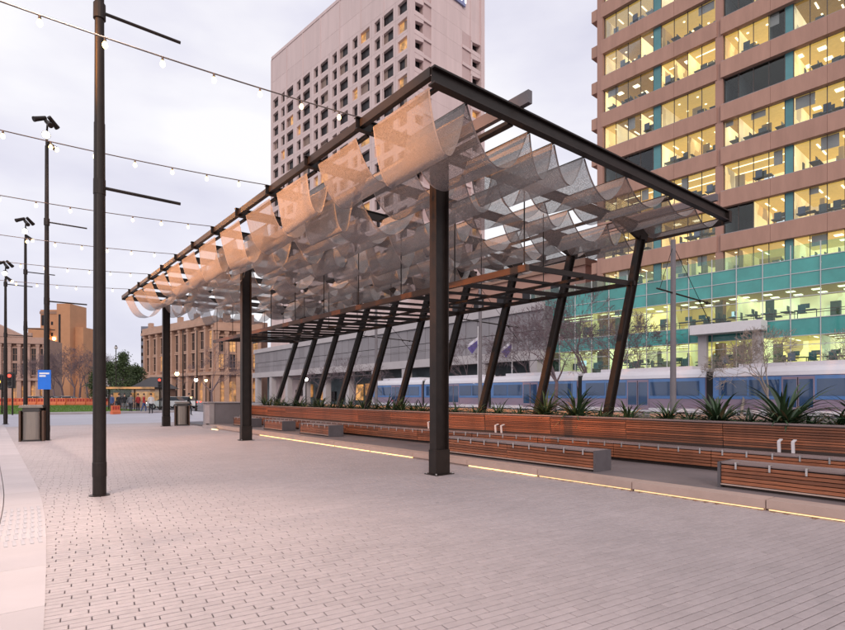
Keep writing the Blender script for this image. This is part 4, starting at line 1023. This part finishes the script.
for i, (px, Y, s_) in enumerate(((552, 40, 1.15), (582, 42, 1.25), (612, 41, 1.1), (640, 40, 1.0), (530, 50, 1.1))): bare(at(px, Y), bt_v[i % 3], s_, 'leafless dark street tree with fine twigs between the tramway and the podium', 'dark bare street trees')
for i, (px, Y, s_) in enumerate(((468, 60, 1.0), (352, 60, .75), (318, 66, .75), (212, 55, .85))): bare(at(px, Y), bt_v[i % 3], s_, 'thin leafless tree in front of the low pale building', 'bare trees by the low building')
for i, (px, Y, s_) in enumerate(((44, 104, 1.2), (54, 100, 1.25), (63, 106, 1.35), (72, 99, 1.3), (80, 104, 1.4), (89, 101, 1.35), (101, 106, 1.15))): bare(at(px, Y), bt_v[i % 3], s_, 'dense purple-grey leafless tree beyond the orange barriers', 'bare trees beyond the barriers')
def green_tree(p, H, W, seed, label):
    q = random.Random(seed); r_ = root('evergreen_tree', label, 'tree', (p.x, p.y, -.05), 0, 'evergreen trees by the crossing')
    tk = MB().tube((0, 0, 0), (0, 0, H * .75), .22, .06, n=8)
    lf = MB()
    for k in range(70):
        t = q.random() ** .8; z = H * (.22 + .76 * t); rr = W * (1 - t) ** .6 * (.55 + .45 * q.random()); a = q.uniform(0, 6.28); c = Vector((rr * math.cos(a), rr * math.sin(a), z))
        tk.tube((0, 0, z * .85), c, .035, .012, n=4, caps=False)
        for i in range(60):
            d = Vector((q.gauss(0, 1), q.gauss(0, 1), q.gauss(0, .8))) * (.20 + .07 * W); pp = c + d; s_ = q.uniform(.07, .16); u = Vector((q.gauss(0, 1), q.gauss(0, 1), q.gauss(0, 1))).normalized(); w = u.orthogonal().normalized()
            lf.add([pp - u * s_, pp + w * s_ * .6, pp + u * s_, pp - w * s_ * .6], [(0, 1, 2, 3)])
    tk.build('trunk', 'bark_purple', r_, fix=False); lf.build('crown', 'leaf_olive', r_, fix=False)
for i, (px, Y, H, W) in enumerate(((110, 78, 6.8, 2.2), (123, 74, 8.0, 2.1), (137, 80, 6.5, 2.3), (97, 84, 6.0, 2.0), (130, 86, 6.6, 2.0))): green_tree(at(px, Y), H * .92, W * .72, 30 + i, 'dark green bushy evergreen tree left of the sandstone hall')

# ------------------------------------------------------------------ street things at the crossing
def barrier_d():
    b = MB().prism([(-.24, 0), (.24, 0), (.24, .22), (.10, .42), (.08, .92), (-.08, .92), (-.10, .42), (-.24, .22)], 'x', -.72, .72)
    return b.data('body', 'orange_plastic')
bd_, slot_d = barrier_d(), MB().box(-.14, .14, -.105, -.09, .48, .82).box(-.55, -.3, -.105, -.09, .48, .82).box(.3, .55, -.105, -.09, .48, .82).data('slot', 'cloth_red')
bp_d = MB().tube((0, 0, .92), (0, 0, 1.0), .05, n=8).data('filler_cap', 'sign_white')
for k in range(14):
    p = at(-16 + 9.7 * k, 84 + .10 * k); r_ = root('barrier', 'orange plastic road barrier in the row along the lawn', 'barrier', (p.x, p.y, .02), -YAW + R(6 * math.sin(k * 2.1)), 'orange barriers along the lawn')
    put('body', bd_, r_); put('slot', slot_d, r_); put('filler_cap', bp_d, r_); r_.scale = (1, 1, 1.2)
def car(p, rz, label, body='car_white', lights=False):
    r_ = root('parked_car', label, 'car', (p.x, p.y, -.05), rz)
    prof = [(-2.15, .35), (-2.2, .75), (-2.05, .93), (-1.25, 1.0), (1.0, .98), (2.0, .82), (2.2, .6), (2.15, .35)]
    MB().prism(prof, 'y', -.86, .86).build('body', body, r_)
    cb = [(-1.75, .97), (-1.25, 1.42), (.15, 1.45), (1.05, .97)]
    mb = MB(); n = len(cb)
    mb.v = [(x, -.82 if z < 1.2 else -.64, z) for x, z in cb] + [(x, .82 if z < 1.2 else .64, z) for x, z in cb]
    mb.f = [tuple(range(n)), tuple(range(2 * n - 1, n - 1, -1))] + [(i, i + n, (i + 1) % n + n, (i + 1) % n) for i in range(n)]
    mb.build('cabin', 'car_glass', r_)
    MB().box(-1.2, .12, -.62, .62, 1.43, 1.475).build('roof', body, r_)
    for x in (-1.35, 1.35):
        for y in (-.82, .82):
            w = MB().tube((x, y - .1, .32), (x, y + .1, .32), .32, n=16).build('wheel', 'tyre', r_); MB().tube((x, y - .105, .32), (x, y + .105, .32), .19, n=12).build('rim', 'rim', w)
    for y in (-.62, .62):
        MB().box(2.12, 2.2, y - .18, y + .18, .62, .76).build('headlight', 'headlight' if lights else 'sign_white', r_); MB().box(-2.22, -2.16, y - .18, y + .18, .72, .86).build('tail_light', 'red_lamp', r_)
for px, Y, a, lb, bm_, lt in ((38, 88, 0, 'white car parked behind the orange barriers left of the blue sign', 'car_white', False), (71, 88, .1, 'white car parked behind the orange barriers right of the blue sign', 'car_white', False), (55, 90, 0, 'dark car parked between two white cars', 'car_dark', False), (168, 64, math.pi, 'white car with lit headlights near the last canopy column', 'car_white', True), (181, 67, math.pi, 'second white car driving past the sandstone hall', 'car_white', True)):
    car(at(px, Y), -YAW + a, lb, bm_, lt)
def traffic_light(px, Y, lamp, H, label):
    p = at(px, Y); r_ = root('traffic_signal', label, 'traffic light', (p.x, p.y, -.05), -YAW)
    MB().tube((0, 0, 0), (0, 0, H), .06, n=10).build('post', 'steel', r_)
    h_ = MB().box(-.2, .2, -.32, -.07, H - 1.0, H + .1).build('signal_head', 'bin_dark', r_); MB().box(-.32, .32, -.08, -.062, H - 1.1, H + .2).build('backboard', 'bin_dark', r_)
    for i, m_ in enumerate(('red_lamp', 'amber_lamp', 'win_dark')):
        mm = m_ if (i == 0 and lamp == 'r') or (i == 1 and lamp == 'a') else 'win_dark'
        MB().tube((0, -.33, H - .1 - .33 * i), (0, -.36, H - .1 - .33 * i), .13, n=14).build('lamp', mm, r_)
        MB().box(-.15, .15, -.50, -.33, H + .04 - .33 * i, H + .06 - .33 * i).build('visor', 'bin_dark', h_)
traffic_light(12.5, 44, 'r', 3.3, 'traffic signal showing red by the shorter light pole')
traffic_light(2, 46, 'a', 3.2, 'traffic signal showing amber at the far corner')
traffic_light(161, 60, 'r', 3.4, 'small traffic signal showing red by the last canopy column')
def street_lamp(px, Y, z, m_, label, r0=.16):
    p = at(px, Y); r_ = root('street_lamp', label, 'street lamp', (p.x, p.y, -.05))
    MB().tube((0, 0, 0), (0, 0, z - r0), .07, .045, n=10).build('post', 'steel', r_); MB().lathe([(.14, 0), (.12, .3), (.07, .4)], 12).build('base', 'steel', r_)
    MB().lathe([(.05, -r0), (r0 * .8, -r0 * .6), (r0, 0), (r0 * .8, r0 * .6), (.03, r0)], 14, (0, 0, z)).build('globe', m_, r_, smooth=True); MB().lathe([(.14, r0 * .7), (.10, r0 * 1.3), (.02, r0 * 1.6)], 12, (0, 0, z)).build('cap', 'steel', r_)
street_lamp(177, 70, 4.4, 'lamp_warm', 'street lamp with a large amber globe before the sandstone hall', .26)
street_lamp(196, 56, 3.2, 'lamp_white', 'street lamp with a bright white globe beside the standing person', .18)
street_lamp(206, 72, 3.6, 'lamp_warm', 'street lamp with a small amber globe before the lit arches', .18)
street_lamp(306, 50, 3.1, 'lamp_white', 'street lamp with a brilliant white globe behind the raking posts', .17)
street_lamp(116, 66, 7.4, 'off_white', 'tall unlit street lamp in front of the evergreen trees', .2)
for px in (183, 197):
    p = at(px, 76); r_ = root('tall_post', 'tall thin dark pole in front of the sandstone facade', 'pole', (p.x, p.y, -.05), 0, 'tall thin poles by the hall')
    MB().tube((0, 0, 0), (0, 0, 10.5), .11, .07, n=8).build('shaft', 'steel', r_); MB().lathe([(.11, 10.5), (.05, 10.7)], 8).build('cap', 'steel', r_)

# people waiting: one continuous skinned body each
def person(px, Y, label, top, legs, pose, facing, seed):
    q = random.Random(seed); p = at(px, Y); r_ = root('person', label, 'person', (p.x, p.y, -.05), facing, None)
    sx = {'stand': .10, 'walk': .26, 'wide': .14}[pose]
    V = [(0, 0, .95), (0, 0, 1.2), (0, .01, 1.42), (0, 0, 1.5), (0, -.02, 1.6), (0, -.02, 1.72)]
    Rd = [(.16, .12), (.145, .105), (.16, .11), (.055, .055), (.085, .095), (.07, .085)]
    E_ = [(0, 1), (1, 2), (2, 3), (3, 4), (4, 5)]
    for s_ in (-1, 1):
        b = len(V); fy = sx * s_ if pose == 'walk' else .02 * s_
        V += [(.10 * s_, 0, .88), (.11 * s_, -fy * .5 - .02, .48), (.11 * s_, fy * (-.4 if fy > 0 else -1) , .09), (.12 * s_, fy * (-.4 if fy > 0 else -1) - .15, .04)]
        Rd += [(.10, .10), (.066, .066), (.045, .05), (.04, .03)]; E_ += [(0, b), (b, b + 1), (b + 1, b + 2), (b + 2, b + 3)]
        b = len(V); bend = q.uniform(-.05, .22)
        V += [(.20 * s_, .01, 1.40), (.25 * s_, .02, 1.13), (.23 * s_, -bend, .92), (.225 * s_, -bend - .05, .82)]
        Rd += [(.06, .06), (.046, .046), (.034, .034), (.032, .022)]; E_ += [(2, b), (b, b + 1), (b + 1, b + 2), (b + 2, b + 3)]
    me = bpy.data.meshes.new('body'); me.from_pydata(V, E_, [])
    o = put('body', me, r_); md = o.modifiers.new('Skin', 'SKIN'); sd2 = o.modifiers.new('Sub', 'SUBSURF'); sd2.levels = sd2.render_levels = 1
    for i, rr in enumerate(Rd): me.skin_vertices[0].data[i].radius = rr
    me.skin_vertices[0].data[0].use_root = True
    bpy.context.view_layer.update(); dg = bpy.context.evaluated_depsgraph_get()
    m2 = bpy.data.meshes.new_from_object(o.evaluated_get(dg)); o.modifiers.clear(); o.data = m2
    m2.materials.clear()
    for nm in ('skin', top, legs, 'tyre'): m2.materials.append(M[nm])
    for f in m2.polygons:
        c = f.center; f.use_smooth = True
        f.material_index = 3 if c.z < .09 else 2 if c.z < .93 and abs(c.x) < .19 else 0 if c.z > 1.49 or c.z < .89 else 1
    MB().lathe([(.06, 1.66), (.088, 1.70), (.09, 1.76), (.055, 1.81), (.01, 1.822)], 12, (0, .005, 0)).build('hair', 'hair', r_, smooth=True)
for i, (px, Y, top, legs, pose, lb) in enumerate(((119, 50, 'cloth_black', 'cloth_black', 'stand', 'person in black standing at the near end of the shelter'), (124.5, 52, 'cloth_black', 'cloth_grey', 'stand', 'person in black top and grey trousers under the glowing roof edge'), (131, 50, 'cloth_grey', 'cloth_black', 'walk', 'person in grey top walking past the shelter'), (138, 51, 'cloth_red', 'cloth_black', 'stand', 'person in dark red top standing by the shelter'), (144, 50, 'cloth_red', 'cloth_blue', 'walk', 'person in red top and blue trousers walking by the shelter'), (151, 48, 'cloth_white', 'cloth_black', 'wide', 'person in white top and black trousers near the kiosk'), (189, 44, 'cloth_black', 'cloth_black', 'walk', 'person all in black walking beside the white street lamp'), (112, 49, 'cloth_blue', 'cloth_black', 'stand', 'person in blue top standing beside the red barrier'))):
    person(px, Y, lb, top, legs, pose, rng.uniform(0, 6), 50 + i)
# red and white barrier pair by the people
for px, Y, lb in ((115.5, 46, 'red plastic traffic barrier near the waiting people'),):
    p = at(px, Y); r_ = root('barrier', lb, 'barrier', (p.x, p.y, -.012), .4); put('body', bd_, r_); put('slot', slot_d, r_); r_.scale = (.5, .7, .8)
kb = struct('kerb_island', MB().box(3.2, 14, 53.5, 56.6, -.05, .12), 'concrete')
